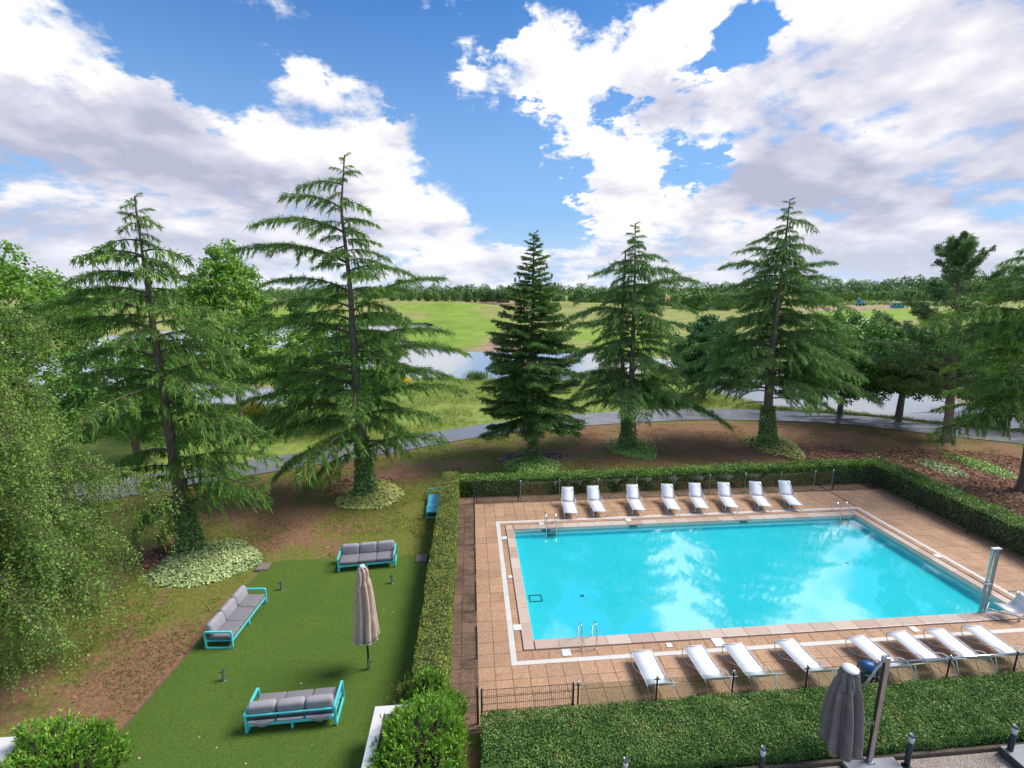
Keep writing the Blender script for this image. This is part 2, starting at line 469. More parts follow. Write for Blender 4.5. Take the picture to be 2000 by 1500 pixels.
# exposed-aggregate paving, each slab with its own tone, stains between
m, g = new_mat('aggregate_paving'); M['tile'] = m
geo = g.n('ShaderNodeNewGeometry'); pos = geo.outputs['Position']
rnd = g.m('FRACT', g.m('ADD', g.n('ShaderNodeObjectInfo').outputs['Random'], geo.outputs['Random Per Island']))
peb = g.n('ShaderNodeTexVoronoi', ins={'Vector': pos, 'Scale': 62.0}).outputs['Color']
pv = g.n('ShaderNodeSeparateColor', ins={0: peb}).outputs[0]
col = g.ramp(pv, [(0.05, (.30, .155, .080)), (0.35, (.41, .230, .128)), (0.6, (.46, .270, .155)), (0.85, (.53, .335, .205)), (0.98, (.58, .42, .30))])
tone = g.ramp(rnd, [(0.0, (.87, .86, .86)), (0.5, (.95, .94, .93)), (1.0, (1.05, 1.04, 1.03))])
col = g.mix(1.0, col, tone, 'MULTIPLY')
st = g.noise(pos, 0.8, 6, 0.62, 0.4)
col = g.mix(g.rng(st, 0.5, 0.74, 0.0, 0.34), col, (.21, .115, .066, 1))
sp2 = g.noise(pos, 5.0, 5, 0.7)
col = g.mix(g.rng(sp2, 0.60, 0.74, 0.0, 0.28), col, (.14, .08, .05, 1))
wet = g.rng(st, 0.45, 0.7, 0.72, 0.42)
finish(g, principled(g, col, wet, 0, bump(g, pv, 0.35, 0.01), 0.4))
# the slabs under the hedges are darkened by moss and dirt
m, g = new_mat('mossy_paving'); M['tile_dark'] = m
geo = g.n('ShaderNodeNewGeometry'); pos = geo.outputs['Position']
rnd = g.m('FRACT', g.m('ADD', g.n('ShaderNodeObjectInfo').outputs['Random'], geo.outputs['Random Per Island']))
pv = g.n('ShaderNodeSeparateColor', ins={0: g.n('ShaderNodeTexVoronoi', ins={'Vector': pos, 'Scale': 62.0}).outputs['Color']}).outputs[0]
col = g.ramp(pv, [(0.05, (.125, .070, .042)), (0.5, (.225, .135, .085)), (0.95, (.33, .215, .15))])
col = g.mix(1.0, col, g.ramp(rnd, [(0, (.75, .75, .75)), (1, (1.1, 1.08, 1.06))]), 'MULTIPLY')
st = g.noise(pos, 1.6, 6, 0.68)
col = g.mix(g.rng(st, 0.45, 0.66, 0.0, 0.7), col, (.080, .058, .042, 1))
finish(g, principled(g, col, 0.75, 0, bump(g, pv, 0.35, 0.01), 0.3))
M['joint'] = pm('paving_joint', (.17, .105, .068), (.23, .145, .095), 20, 0.9)

# pinkish limestone coping
m, g = new_mat('coping_stone'); M['coping'] = m
geo = g.n('ShaderNodeNewGeometry'); pos = geo.outputs['Position']
rnd = g.n('ShaderNodeObjectInfo').outputs['Random']
col = g.ramp(rnd, [(0.0, (.46, .31, .24)), (0.35, (.52, .38, .30)), (0.7, (.56, .44, .35)), (1.0, (.60, .50, .42))])
v1 = g.noise(pos, 3.0, 7, 0.7, 1.4)
col = g.mix(g.rng(v1, 0.52, 0.72, 0.0, 0.6), col, (.40, .22, .16, 1))
v2 = g.noise(g.v('ADD', pos, (7, 3, 1)), 5.0, 6, 0.7, 0.8)
col = g.mix(g.rng(v2, 0.58, 0.75, 0.0, 0.7), col, (.66, .60, .54, 1))
finish(g, principled(g, col, g.rng(v1, 0.3, 0.7, 0.22, 0.5), 0, None, 0.5))

M['white_band'] = pm('white_channel', (.66, .62, .57), (.58, .53, .47), 3, 0.5, bmp=0.1)
M['white_plastic'] = pm('white_plastic', (.78, .77, .75), (.70, .69, .67), 5, 0.4)
# pool basin: pale liner, tinted water above
m, g = new_mat('pool_liner'); M['liner'] = m
pos = g.n('ShaderNodeNewGeometry').outputs['Position']
n1 = g.noise(pos, 0.6, 5, 0.6)
col = g.ramp(n1, [(0.3, (.44, .76, .82)), (0.7, (.50, .80, .86))])
finish(g, principled(g, col, 0.5))
M['waterline'] = pm('waterline_tile', (.60, .62, .50), (.52, .56, .46), 2, 0.35)
m, g = new_mat('pool_water'); M['pool_water'] = m
pos = g.n('ShaderNodeNewGeometry').outputs['Position']
h = g.m('ADD', g.noise(g.v('MULTIPLY', pos, (1, .8, 1)), 1.6, 3, 0.5), g.m('MULTIPLY', g.noise(g.v('MULTIPLY', pos, (1, .6, 1)), 7.0, 4, 0.65), 0.30))
nrm = bump(g, h, 0.009, 0.25)
tr = g.n('ShaderNodeBsdfTransparent', ins={0: (.30, .985, 1.0, 1)}).outputs[0]
gl = g.n('ShaderNodeBsdfGlossy', ins={0: (1, 1, 1, 1), 'Roughness': 0.015, 'Normal': nrm}).outputs[0]
fr = g.n('ShaderNodeFresnel', ins={'IOR': thin_ior(g, 3.5), 'Normal': nrm}).outputs[0]
finish(g, g.n('ShaderNodeMixShader', ins={0: fr, 1: tr, 2: gl}).outputs[0])
m, g = new_mat('lake_water'); M['lake'] = m
pos = g.n('ShaderNodeNewGeometry').outputs['Position']
h = g.noise(g.v('MULTIPLY', pos, (1, .45, 1)), 1.1, 5, 0.65)
nrm = bump(g, h, 0.22, 0.06)
finish(g, principled(g, (.26, .28, .29, 1), 0.10, 0, nrm, 1.0, IOR=1.6))

# wet asphalt path
m, g = new_mat('wet_asphalt'); M['path'] = m
pos = g.n('ShaderNodeNewGeometry').outputs['Position']
fn = g.noise(pos, 40.0, 3, 0.7)
wt = g.noise(g.v('MULTIPLY', pos, (.5, 1.2, 1)), 0.8, 5, 0.6)
col = g.ramp(fn, [(0.3, (.12, .118, .125)), (0.7, (.20, .196, .205))])
finish(g, principled(g, col, g.rng(wt, 0.38, 0.66, 0.18, 0.62), 0, bump(g, fn, 0.12, 0.01), 0.6))

m, g = new_mat('gravel_path'); M['gravel'] = m
pos = g.n('ShaderNodeNewGeometry').outputs['Position']
vo = g.n('ShaderNodeTexVoronoi', ins={'Vector': pos, 'Scale': 55.0})
pv = g.n('ShaderNodeSeparateColor', ins={0: vo.outputs['Color']}).outputs[0]
col = g.ramp(pv, [(0, (.20, .155, .12)), (.5, (.34, .28, .23)), (1, (.50, .44, .38))])
finish(g, principled(g, col, 0.9, 0, bump(g, vo.outputs['Distance'], 0.9, 0.02), 0.2))

# ground: lawn, needles and bare soil near; fairway, tall rough and earth far (vertex masks)
m, g = new_mat('ground_cover'); M['ground'] = m
pos = g.n('ShaderNodeNewGeometry').outputs['Position']
za = g.n('ShaderNodeVertexColor', layer_name='zone')
zs = g.n('ShaderNodeSeparateColor', ins={0: za.outputs[0]})
zb = g.n('ShaderNodeVertexColor', layer_name='zone2')
zt = g.n('ShaderNodeSeparateColor', ins={0: zb.outputs[0]})
nf = g.noise(pos, 26.0, 4, 0.75); nm = g.noise(pos, 2.6, 6, 0.68); nb = g.noise(pos, 0.42, 5, 0.62)
lawn = g.ramp(nf, [(0.25, (.075, .100, .018)), (0.5, (.145, .158, .030)), (0.75, (.235, .205, .055))])
soil = g.ramp(nf, [(0.25, (.120, .060, .034)), (0.5, (.225, .120, .068)), (0.78, (.33, .205, .12))])
worn = g.m('ADD', g.m('MULTIPLY', nm, 0.55), g.m('MULTIPLY', nb, 0.75))
near = g.mix(g.rng(g.m('ADD', worn, g.m('MULTIPLY', g.m('SUBTRACT', zt.outputs[0], 0.5), 0.5)), 0.60, 0.78), lawn, soil)
fair = g.ramp(g.noise(pos, 0.16, 6, 0.6), [(0.3, (.165, .255, .032)), (0.55, (.225, .315, .045)), (0.75, (.29, .355, .075))])
rough = g.ramp(g.noise(g.v('MULTIPLY', pos, (.5, 1.4, 1)), 0.30, 8, 0.68), [(0.25, (.150, .195, .038)), (0.45, (.235, .260, .066)), (0.6, (.33, .310, .110)), (0.78, (.42, .36, .17))])
strip = g.ramp(g.noise(pos, 1.3, 6, 0.7), [(0.25, (.110, .180, .026)), (0.5, (.200, .265, .050)), (0.75, (.33, .330, .105))])
earth = g.ramp(g.noise(pos, 0.4, 7, 0.7), [(0.3, (.22, .125, .085)), (0.55, (.38, .26, .19)), (0.75, (.52, .40, .31))])
cl_ = g.noise(pos, 7.0, 5, 0.72)
near = g.mix(1.0, near, g.ramp(cl_, [(0.3, (.62, .60, .58)), (0.5, (1.0, 1.0, 1.0)), (0.7, (1.35, 1.32, 1.28))]), 'MULTIPLY')
col = g.mix(zs.outputs[1], near, rough)
col = g.mix(zt.outputs[1], col, strip)
col = g.mix(zs.outputs[0], col, fair)
col = g.mix(zs.outputs[2], col, earth)
finish(g, principled(g, col, 0.9, 0, bump(g, nf, 0.5, 0.04), 0.15))

M['sand'] = pm('pale_sand', (.50, .42, .32), (.42, .35, .26), 0.5, 0.9)
M['steel'] = pm('brushed_steel', (.52, .53, .54), (.40, .41, .42), 30, 0.25, 0.9)
M['chrome'] = pm('chrome_tube', (.72, .73, .74), (.62, .63, .65), 8, 0.12, 1.0)
M['alu'] = pm('aluminium', (.34, .35, .35), (.27, .28, .29), 6, 0.38, 0.7)
M['mast'] = pm('polished_mast', (.50, .44, .42), (.42, .36, .34), 3, 0.22, 0.85)
M['green_metal'] = pm('fence_metal', (.030, .035, .037), (.050, .055, .058), 9, 0.45)
M['black_metal'] = pm('black_metal', (.014, .018, .026), (.026, .030, .038), 9, 0.4)
M['turq'] = pm('turquoise_enamel', (.085, .58, .60), (.11, .63, .64), 5, 0.35)
M['turq_blue'] = pm('sky_blue_slats', (.085, .50, .66), (.10, .55, .70), 5, 0.4)
m, g = new_mat('grey_cushion_cloth'); M['cushion'] = m
pos = g.n('ShaderNodeNewGeometry').outputs['Position']
wv = g.noise(pos, 160, 2, 0.6); st = g.noise(pos, 4.5, 6, 0.68)
col = g.ramp(wv, [(0.3, (.155, .145, .152)), (0.7, (.26, .245, .255))])
col = g.mix(g.rng(st, 0.48, 0.70, 0.0, 0.5), col, (.15, .13, .11, 1))
finish(g, principled(g, col, 0.9, 0, bump(g, g.noise(pos, 9, 3), 0.35, 0.03), 0.2))
M['cushion_back'] = pm('pale_cushion_cloth', (.34, .315, .335), (.28, .26, .275), 3.0, 0.9, bmp=0.3, bscale=120)
M['sling'] = pm('white_sling_mesh', (.74, .74, .77), (.68, .68, .72), 3, 0.7, bmp=0.15, bscale=200)
M['white_tube'] = pm('white_tube', (.72, .72, .72), (.62, .62, .62), 6, 0.35)
M['beige_cloth'] = pm('beige_canvas', (.56, .42, .33), (.49, .355, .27), 2.5, 0.85, bmp=0.3, bscale=90, c3=(.62, .49, .40))
M['beige_trim'] = pm('cream_piping', (.68, .60, .50), (.6, .52, .44), 6, 0.8)
M['grey_cloth'] = pm('taupe_canvas', (.235, .208, .198), (.185, .162, .153), 2.5, 0.85, bmp=0.3, bscale=90, c3=(.27, .24, .23))
M['white_render'] = pm('white_render', (.72, .71, .70), (.60, .59, .58), 1.5, 0.7, bmp=0.15, bscale=40, c3=(.66, .645, .62))
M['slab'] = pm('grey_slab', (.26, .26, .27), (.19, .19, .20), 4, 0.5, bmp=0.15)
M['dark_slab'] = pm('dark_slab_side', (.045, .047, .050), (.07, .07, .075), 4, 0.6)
M['timber'] = pm('dark_timber', (.075, .055, .040), (.13, .095, .07), 6, 0.85, bmp=0.4)
M['concrete'] = pm('concrete_lid', (.24, .19, .155), (.17, .135, .11), 7, 0.85, bmp=0.4)
M['pool_blue'] = pm('robot_blue', (.010, .085, .30), (.014, .11, .36), 6, 0.35)
M['pool_teal'] = pm('robot_teal', (.035, .12, .17), (.025, .08, .12), 6, 0.45)
M['machine'] = pm('teal_machine', (.03, .25, .34), (.04, .30, .40), 1, 0.5)
M['roof'] = pm('red_roof', (.32, .12, .07), (.25, .09, .05), 0.6, 0.8)
M['wall_far'] = pm('far_wall', (.50, .45, .40), (.44, .40, .35), 0.6, 0.8)
M['dark_glass'] = pm('dark_window', (.02, .025, .03), (.03, .035, .04), 1, 0.1)
M['bird'] = pm('bird_feathers', (.02, .02, .025), (.04, .04, .045), 9, 0.7)
M['lamp_band'] = pm('opal_lamp_band', (.66, .66, .68), (.6, .6, .62), 6, 0.3)
M['lamp_cap'] = pm('steel_lamp_cap', (.10, .11, .13), (.16, .17, .20), 6, 0.35, 0.6)
m, g = new_mat('clear_glass'); M['glass'] = m
tr = g.n('ShaderNodeBsdfTransparent', ins={0: (.82, .87, .85, 1)}).outputs[0]
gl = g.n('ShaderNodeBsdfGlossy', ins={0: (1, 1, 1, 1), 'Roughness': 0.02}).outputs[0]
fr = g.n('ShaderNodeFresnel', ins={'IOR': thin_ior(g, 1.5)}).outputs[0]
finish(g, g.n('ShaderNodeMixShader', ins={0: fr, 1: tr, 2: gl}).outputs[0])
# ------------------------------------------------------------------ the ground sheet and the lake
rs = np.random.RandomState(7)
LAKE_Z = -0.9


def pxpoly(pts, z=0.0):
    return np.array([at(x, y, z)[:2] for x, y in pts])


LAKE = pxpoly([(2250, 850), (2000, 838), (1930, 833), (1780, 819), (1640, 804), (1500, 792), (1400, 768), (1335, 738), (1290, 724), (1200, 736), (1100, 743), (1000, 742),
               (935, 740), (860, 739), (780, 744), (700, 764), (600, 788), (450, 796), (300, 785), (150, 780), (-150, 775),
               (-150, 690), (150, 690), (200, 658), (380, 640), (560, 637), (700, 634), (830, 634), (846, 638), (790, 648), (772, 660), (800, 670), (835, 674),
               (880, 685), (975, 689), (1080, 685), (1150, 690), (1280, 700), (1330, 705), (1420, 715), (1550, 730), (1700, 750), (1850, 778), (1905, 794), (2000, 797), (2250, 805)], LAKE_Z)
ISLE = pxpoly([(330, 735), (360, 700), (470, 684), (540, 680), (600, 684), (640, 705), (655, 735), (600, 752), (500, 758), (420, 752)], LAKE_Z)
PATH_N = [(-600, 1150), (0, 1010), (250, 970), (400, 945), (530, 922), (640, 905), (740, 890), (850, 869), (960, 850), (1080, 836), (1200, 828), (1350, 820), (1500, 821), (1680, 830), (1840, 851), (2000, 868), (2300, 905)]
PATH_F = [(-600, 1090), (0, 965), (250, 932), (400, 912), (530, 893), (640, 876), (740, 862), (830, 847), (950, 828), (1080, 813), (1200, 804), (1350, 798), (1500, 800), (1680, 811), (1840, 831), (2000, 846), (2300, 875)]


def inpoly(X, Y, poly):
    ins = np.zeros(X.shape, bool); n = len(poly)
    for i in range(n):
        x1, y1 = poly[i]; x2, y2 = poly[(i + 1) % n]
        c = ((y1 > Y) != (y2 > Y)) & (X < (x2 - x1) * (Y - y1) / (y2 - y1 + 1e-12) + x1)
        ins ^= c
    return ins


def dpoly(X, Y, poly):
    d = np.full(X.shape, 1e9); n = len(poly)
    for i in range(n):
        a = poly[i]; b = poly[(i + 1) % n]; e = b - a
        t = np.clip(((X - a[0]) * e[0] + (Y - a[1]) * e[1]) / (e @ e + 1e-9), 0, 1)
        d = np.minimum(d, np.hypot(X - a[0] - t * e[0], Y - a[1] - t * e[1]))
    return d


_lat = np.random.RandomState(3).rand(64, 64)


def vnoise(X, Y):
    xi = np.floor(X).astype(int); yi = np.floor(Y).astype(int); fx = X - xi; fy = Y - yi
    fx = fx * fx * (3 - 2 * fx); fy = fy * fy * (3 - 2 * fy)
    q = lambda a, b: _lat[a % 64, b % 64]
    return (q(xi, yi) * (1 - fx) * (1 - fy) + q(xi + 1, yi) * fx * (1 - fy) + q(xi, yi + 1) * (1 - fx) * fy + q(xi + 1, yi + 1) * fx * fy)


def fbm(X, Y, o=4):
    return sum(vnoise(X * 2 ** k + 17.3 * k, Y * 2 ** k + 9.1 * k) * .5 ** (k + 1) for k in range(o))


def sstep(x, a, b):
    t = np.clip((x - a) / (b - a), 0, 1); return t * t * (3 - 2 * t)


HILLS = []   # (x, y, rx, ry, h)
for px, py, rx, ry, h in ((900, 604, 42, 16, 3.4), (1000, 612, 30, 14, 2.6), (800, 600, 30, 18, 2.0), (1110, 606, 22, 16, 3.2), (1180, 604, 30, 20, 1.8), (560, 598, 26, 20, 2.6), (470, 612, 26, 14, 1.8),
                          (650, 606, 18, 16, 1.6), (960, 640, 12, 9, 1.5), (1040, 650, 12, 9, 1.3), (1700, 645, 16, 14, 1.6), (1640, 620, 30, 14, 1.5), (1800, 640, 20, 14, 1.6), (250, 606, 60, 24, 2.4)):
    q = at(px, py); HILLS.append((q[0], q[1], rx, ry, h))


def terrain(X, Y):
    X = np.asarray(X, float); Y = np.asarray(Y, float)
    dl = dpoly(X, Y, LAKE); inl = inpoly(X, Y, LAKE)
    di = dpoly(X, Y, ISLE); ini = inpoly(X, Y, ISLE)
    water = inl & ~ini
    d = np.where(ini, di, np.where(inl, np.minimum(dl, di), dl))
    r = np.hypot(X, Y)
    base = np.zeros_like(X)
    for hx, hy, rx, ry, h in HILLS:
        base += 0.95 * h * np.exp(-((X - hx) / rx) ** 2 - ((Y - hy) / ry) ** 2)
    base += sstep(r, 70, 180) * (fbm(X / 42.0, Y / 30.0) - .47) * 5.5
    base += sstep(r, 500, 1500) * 4 + sstep(X, 300, 900) * sstep(r, 500, 900) * 9
    base += (fbm(X / 3.0, Y / 3.0) - .47) * 0.10 * sstep(r, 24, 60)
    base = np.maximum(base, -0.45)
    land = LAKE_Z + 0.10 + (base - LAKE_Z - 0.10) * sstep(d, 0.0, np.where(r < 90, 7.0, 9.0)) ** .8
    land = np.where(r < 33, base, land)
    bed = LAKE_Z - np.minimum(d * .3, 1.3) - 0.02
    return np.where(water, bed, land), d, water


ang = np.concatenate([np.linspace(-66, 66, 400), np.linspace(66, 294, 60)[1:-1]])
ang = np.radians(ang)
rad = np.concatenate([[0.5, 3, 5], np.geomspace(6.5, 330, 300), np.geomspace(330, 6000, 46)[1:]])
AA, RR = np.meshgrid(ang, rad)
GX, GY = RR * np.sin(AA), RR * np.cos(AA)
GZ, GD, GW = terrain(GX, GY)
# leave room for the pool terrace
qu = (GX - FO[0]) * FU[0] + (GY - FO[1]) * FU[1]; qv = (GX - FO[0]) * FV[0] + (GY - FO[1]) * FV[1]
GZ = np.where((qu > -2.3) & (qu < 20.4) & (qv > -2.6) & (qv < 10.3), -3.0, GZ)
GZ = GZ - 0.012
na, nr_ = len(ang), len(rad)
idx = np.arange(na * nr_).reshape(nr_, na)
nx = np.roll(idx, -1, 1)
F = np.stack([idx[:-1], nx[:-1], nx[1:], idx[1:]], -1).reshape(-1, 4)[:, ::-1]
me = mesh_quads('ground', np.stack([GX, GY, GZ], -1).reshape(-1, 3), F, [M['ground']], smooth=True)
ground = tag(obj('ground', me), kind='structure')
FAIR = [pxpoly(p) for p in ([(765, 650), (800, 628), (850, 612), (920, 612), (985, 624), (1000, 645), (940, 664), (880, 674), (820, 668)],
                            [(400, 642), (450, 622), (530, 606), (620, 606), (680, 618), (760, 622), (800, 632), (560, 635)],
                            [(395, 740), (420, 695), (540, 676), (640, 700), (655, 740), (500, 760)],
                            [(760, 606), (860, 594), (1000, 600), (900, 608)], [(1100, 655), (1180, 640), (1300, 655), (1320, 690), (1180, 690)],
                            [(1560, 612), (1900, 608), (1990, 622), (1600, 628)])]
EARTH = [pxpoly(p) for p in ([(1540, 607), (1600, 598), (1745, 597), (1750, 607)], [(890, 590), (960, 588), (1060, 592), (1040, 597), (900, 596)], [(905, 677), (975, 662), (1010, 664), (1010, 684), (950, 684)])]
fz = np.zeros_like(GX); ez = np.zeros_like(GX)
jx = GX + (fbm(GX / 9, GY / 9) - .47) * 8; jy = GY + (fbm(GX / 9 + 5, GY / 9) - .47) * 8
for p_ in FAIR: fz = np.maximum(fz, inpoly(jx, jy, p_) * 1.0)
for p_ in EARTH: ez = np.maximum(ez, inpoly(jx, jy, p_) * 1.0)
pathf = np.interp(GX / np.maximum(GY, .1), [at(*q)[0] / at(*q)[1] for q in PATH_F], [at(*q)[1] for q in PATH_F])
beyond = (GY > pathf) * 1.0
rough_z = sstep(np.hypot(GX, GY), 66, 84) * beyond
ez = np.where(GD < 1.2, np.maximum(ez, .55 * (np.hypot(GX, GY) > 60)), ez)
soilb = np.full_like(GX, 0.48)
for px, py, rx, ry, a in ((1350, 860, 10, 4.5, .5), (1600, 868, 7, 4, .45), (1880, 925, 8, 6, .7), (560, 1000, 3.5, 2.6, .35), (330, 1260, 2.2, 1.6, .3), (800, 915, 3, 2.0, .25), (420, 1300, 2, 1.4, .25),
                          (240, 1340, 3, 1.2, .3), (650, 1080, 4, 1.2, .12), (820, 1020, 1.5, 4, -.5), (420, 950, 6, 3, .05), (950, 880, 4, 2.5, -.12), (300, 1180, 3, 3, -.18)):
    q = at(px, py); soilb += a * np.exp(-((GX - q[0]) / rx) ** 2 - ((GY - q[1]) / ry) ** 2)
for nm, chans in (('zone', (fz, rough_z, ez)), ('zone2', (np.clip(soilb, 0, 1), beyond * (1 - rough_z), beyond * 0))):
    ca = me.color_attributes.new(nm, 'FLOAT_COLOR', 'POINT')
    ca.data.foreach_set('color', np.stack([*chans, np.ones_like(GX)], -1).astype(np.float32).ravel())

xs = np.concatenate([np.linspace(-420, 420, 40)]); lk = MB().add([(-500, 31, LAKE_Z), (500, 31, LAKE_Z), (500, 330, LAKE_Z), (-500, 330, LAKE_Z)], [(0, 1, 2, 3)])
lake = tag(lk.build('lake', M['lake']), kind='structure')


def gz(x, y):
    z, d, w = terrain(np.array([x]), np.array([y])); return float(z[0])


def gzs(x, y): return terrain(x, y)[0]


# curved wet path (a sheet that follows the ground)
vs = []; fs = []
pn = smooth_path([Vector((*at(*q)[:2], 0)) for q in PATH_N], 2); pf = smooth_path([Vector((*at(*q)[:2], 0)) for q in PATH_F], 2)
K = 6
for a, b in zip(pn, pf):
    for k in range(K + 1):
        q = a.lerp(b, k / K); vs.append((q.x, q.y, 0.03 + 0.03 * math.sin(math.pi * k / K)))
zz = gzs(np.array([v[0] for v in vs]), np.array([v[1] for v in vs]))
vs = [(x, y, z + max(float(w), -0.02)) for (x, y, z), w in zip(vs, zz)]
for i in range(len(pn) - 1):
    for k in range(K): fs.append((i * (K + 1) + k, (i + 1) * (K + 1) + k, (i + 1) * (K + 1) + k + 1, i * (K + 1) + k + 1))
path = tag(MB().add(vs, fs).build('path', M['path'], smooth=True), kind='structure')
# concrete expansion joint crossing the path
a = at(858, 845); b = at(878, 866)
jb = MB().tube([(a[0], a[1], .075), ((a[0] + b[0]) / 2, (a[1] + b[1]) / 2, .082), (b[0], b[1], .075)], .045, 4)
jb.build('joint_strip', M['concrete'], path)

# artificial turf
tv = [P(-10.85, -5.2), P(-10.80, -2.0), P(-10.55, 2.0), P(-10.25, 5.25), P(-9.6, 5.42), P(-6.5, 5.36), P(-3.5, 5.40), P(-3.3, 5.2), P(-3.3, -5.2)]
tb = MB(); tb.prism([(x, y) for x, y, z in tv], -0.01, 0.022)
turf = tag(tb.build('artificial_turf', M['turf']), kind='structure')
tb = MF(); tb.tube([(-10.86, -5.2, .02), (-10.81, -2, .02), (-10.56, 2, .02), (-10.26, 5.25, .02)], .022, 5)
tb.build('turf_edging', M['timber'], turf)

# ------------------------------------------------------------------ pool terrace
BAND = (-0.80, 17.78, -0.97, 7.98)          # outside of the white channel
deck = MF()
ho = (-0.02, 16.97, -0.02, 7.22)
for (x0, x1, y0, y1) in ((-2.62, ho[0], -3.05, 10.95), (ho[1], 21.2, -3.05, 10.95), (ho[0], ho[1], -3.05, ho[2]), (ho[0], ho[1], ho[3], 10.95)):
    deck.box(x0, x1, y0, y1, -0.20, -0.008)
deck = tag(deck.build('pool_terrace', M['joint']), kind='structure')
tiles = []
S = 0.5
u0 = -0.80 - 4 * S; v0 = -0.97 - 4 * S
ncol = int((21.0 - u0) / S) + 1; nrow = int((10.75 - v0) / S) + 1
for i in range(ncol):
    for j in range(nrow):
        a0, b0 = u0 + i * S, v0 + j * S
        a1, b1 = a0 + S, b0 + S
        cu, cv = (a0 + a1) / 2, (b0 + b1) / 2
        if BAND[0] < cu < BAND[1] and BAND[2] < cv < BAND[3]: continue
        if cu > BAND[1] - .01: a0 += 0.08; a1 += 0.08
        if cv > BAND[3] - .01: b0 -= 0.05; b1 -= 0.05
        if a0 > 20.9 or b0 > 10.8: continue
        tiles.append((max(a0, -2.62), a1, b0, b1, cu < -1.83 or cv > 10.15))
for i in range(37):                            # row between coping and channel
    a0 = -0.62 + i * S; a1 = min(a0 + S, 17.60)
    tiles.append((a0, a1, -0.81, -0.425, False)); tiles.append((a0, a1, 7.605, 7.80, False))
for j in range(17):
    b0 = -0.42 + j * S; b1 = min(b0 + S, 7.6)
    if b1 - b0 < .1: continue
    tiles.append((-0.62, -0.405, b0, b1, False)); tiles.append((17.385, 17.60, b0, b1, False))


def tile_size(t):
    p = P((t[0] + t[1]) / 2, (t[2] + t[3]) / 2); d = math.hypot(p[0], p[1], CAM_H)
    vis = 1.0 if abs(p[0]) < p[1] * 1.12 and p[1] > 8.6 else 0.2
    return (t[1] - t[0]) * (t[3] - t[2]) / d ** 3 * vis


tiles.sort(key=tile_size, reverse=True)
rnd = random.Random(5)
shared = {}
rest = {False: MF(), True: MF()}
gp = 0.0045
for n, (a0, a1, b0, b1, dark) in enumerate(tiles):
    dz = rnd.uniform(-.003, .003)
    if n < 296:
        key = (round(a1 - a0, 3), round(b1 - b0, 3), dark)
        if key not in shared:
            w, h = key[0] / 2 - gp, key[1] / 2 - gp
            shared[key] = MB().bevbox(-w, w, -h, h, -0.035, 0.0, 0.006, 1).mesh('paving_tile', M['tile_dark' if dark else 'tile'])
        c = P((a0 + a1) / 2, (b0 + b1) / 2, 0.028 + dz)
        obj('paving_tile', shared[key], deck, loc=c, rot=(rnd.uniform(-.004, .004), rnd.uniform(-.004, .004), FA + rnd.uniform(-.004, .004)))
    else:
        rest[dark].box(a0 + gp, a1 - gp, b0 + gp, b1 - gp, -0.012, 0.028 + dz)
for dk_, b in rest.items():
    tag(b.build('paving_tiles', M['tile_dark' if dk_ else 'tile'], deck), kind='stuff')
# white drainage channel in four mitred lengths
o_, i_ = BAND, (-0.62, 17.60, -0.81, 7.80)
for q in ([(o_[0], o_[2]), (o_[1], o_[2]), (i_[1], i_[2]), (i_[0], i_[2])], [(o_[1], o_[2]), (o_[1], o_[3]), (i_[1], i_[3]), (i_[1], i_[2])],
          [(o_[1], o_[3]), (o_[0], o_[3]), (i_[0], i_[3]), (i_[1], i_[3])], [(o_[0], o_[3]), (o_[0], o_[2]), (i_[0], i_[2]), (i_[0], i_[3])]):
    MF().prism(q, -0.01, 0.033).build('white_channel', M['white_band'], deck)

# basin
PW, PH, PD = 16.95, 7.2, 0.42
WZ = -0.13
ba = MF()
ba.add([(0, 0, -PD), (PW, 0, -PD), (PW, PH, -PD), (0, PH, -PD), (0, 0, WZ), (PW, 0, WZ), (PW, PH, WZ), (0, PH, WZ)],
       [(0, 1, 2, 3), (0, 4, 5, 1), (1, 5, 6, 2), (2, 6, 7, 3), (3, 7, 4, 0)])
pool = tag(ba.build('swimming_pool', M['liner']), kind='structure')
wl = MF()
for (x0, x1, y0, y1) in ((-.02, 0, -.02, PH + .02), (PW, PW + .02, -.02, PH + .02), (0, PW, -.02, 0), (0, PW, PH, PH + .02)): wl.box(x0, x1, y0, y1, WZ - .10, 0.0)
wl.build('waterline_band', M['waterline'], pool)
MF().add([(0, 0, WZ), (PW, 0, WZ), (PW, PH, WZ), (0, PH, WZ)], [(0, 1, 2, 3)]).build('water', M['pool_water'], pool)
# coping stones
cw = 0.40
cop = {}


def coping(u, v, lu, lv):
    key = (round(lu, 3), round(lv, 3))
    if key not in cop: cop[key] = MB().bevbox(-lu / 2 + .003, lu / 2 - .003, -lv / 2 + .003, lv / 2 - .003, -0.05, 0.036, 0.012, 2).mesh('coping_stone', M['coping'])
    obj('coping_stone', cop[key], pool, loc=P(u, v, rnd.uniform(-.002, .002)), rot=(0, 0, FA))


n = 22; ln = PW / n
for i in range(n):
    coping((i + .5) * ln, -cw / 2 + .03, ln, cw); coping((i + .5) * ln, PH + cw / 2 - .03, ln, cw)
n = 9; ln = PH / n
for i in range(n):
    coping(-cw / 2 + .03 - .03, (i + .5) * ln, cw - .06, ln); coping(PW + cw / 2, (i + .5) * ln, cw - .06, ln)
for u_ in (-cw / 2, PW + cw / 2):
    for v_ in (-cw / 2 + .03, PH + cw / 2 - .03): coping(u_, v_, cw - .06, cw)
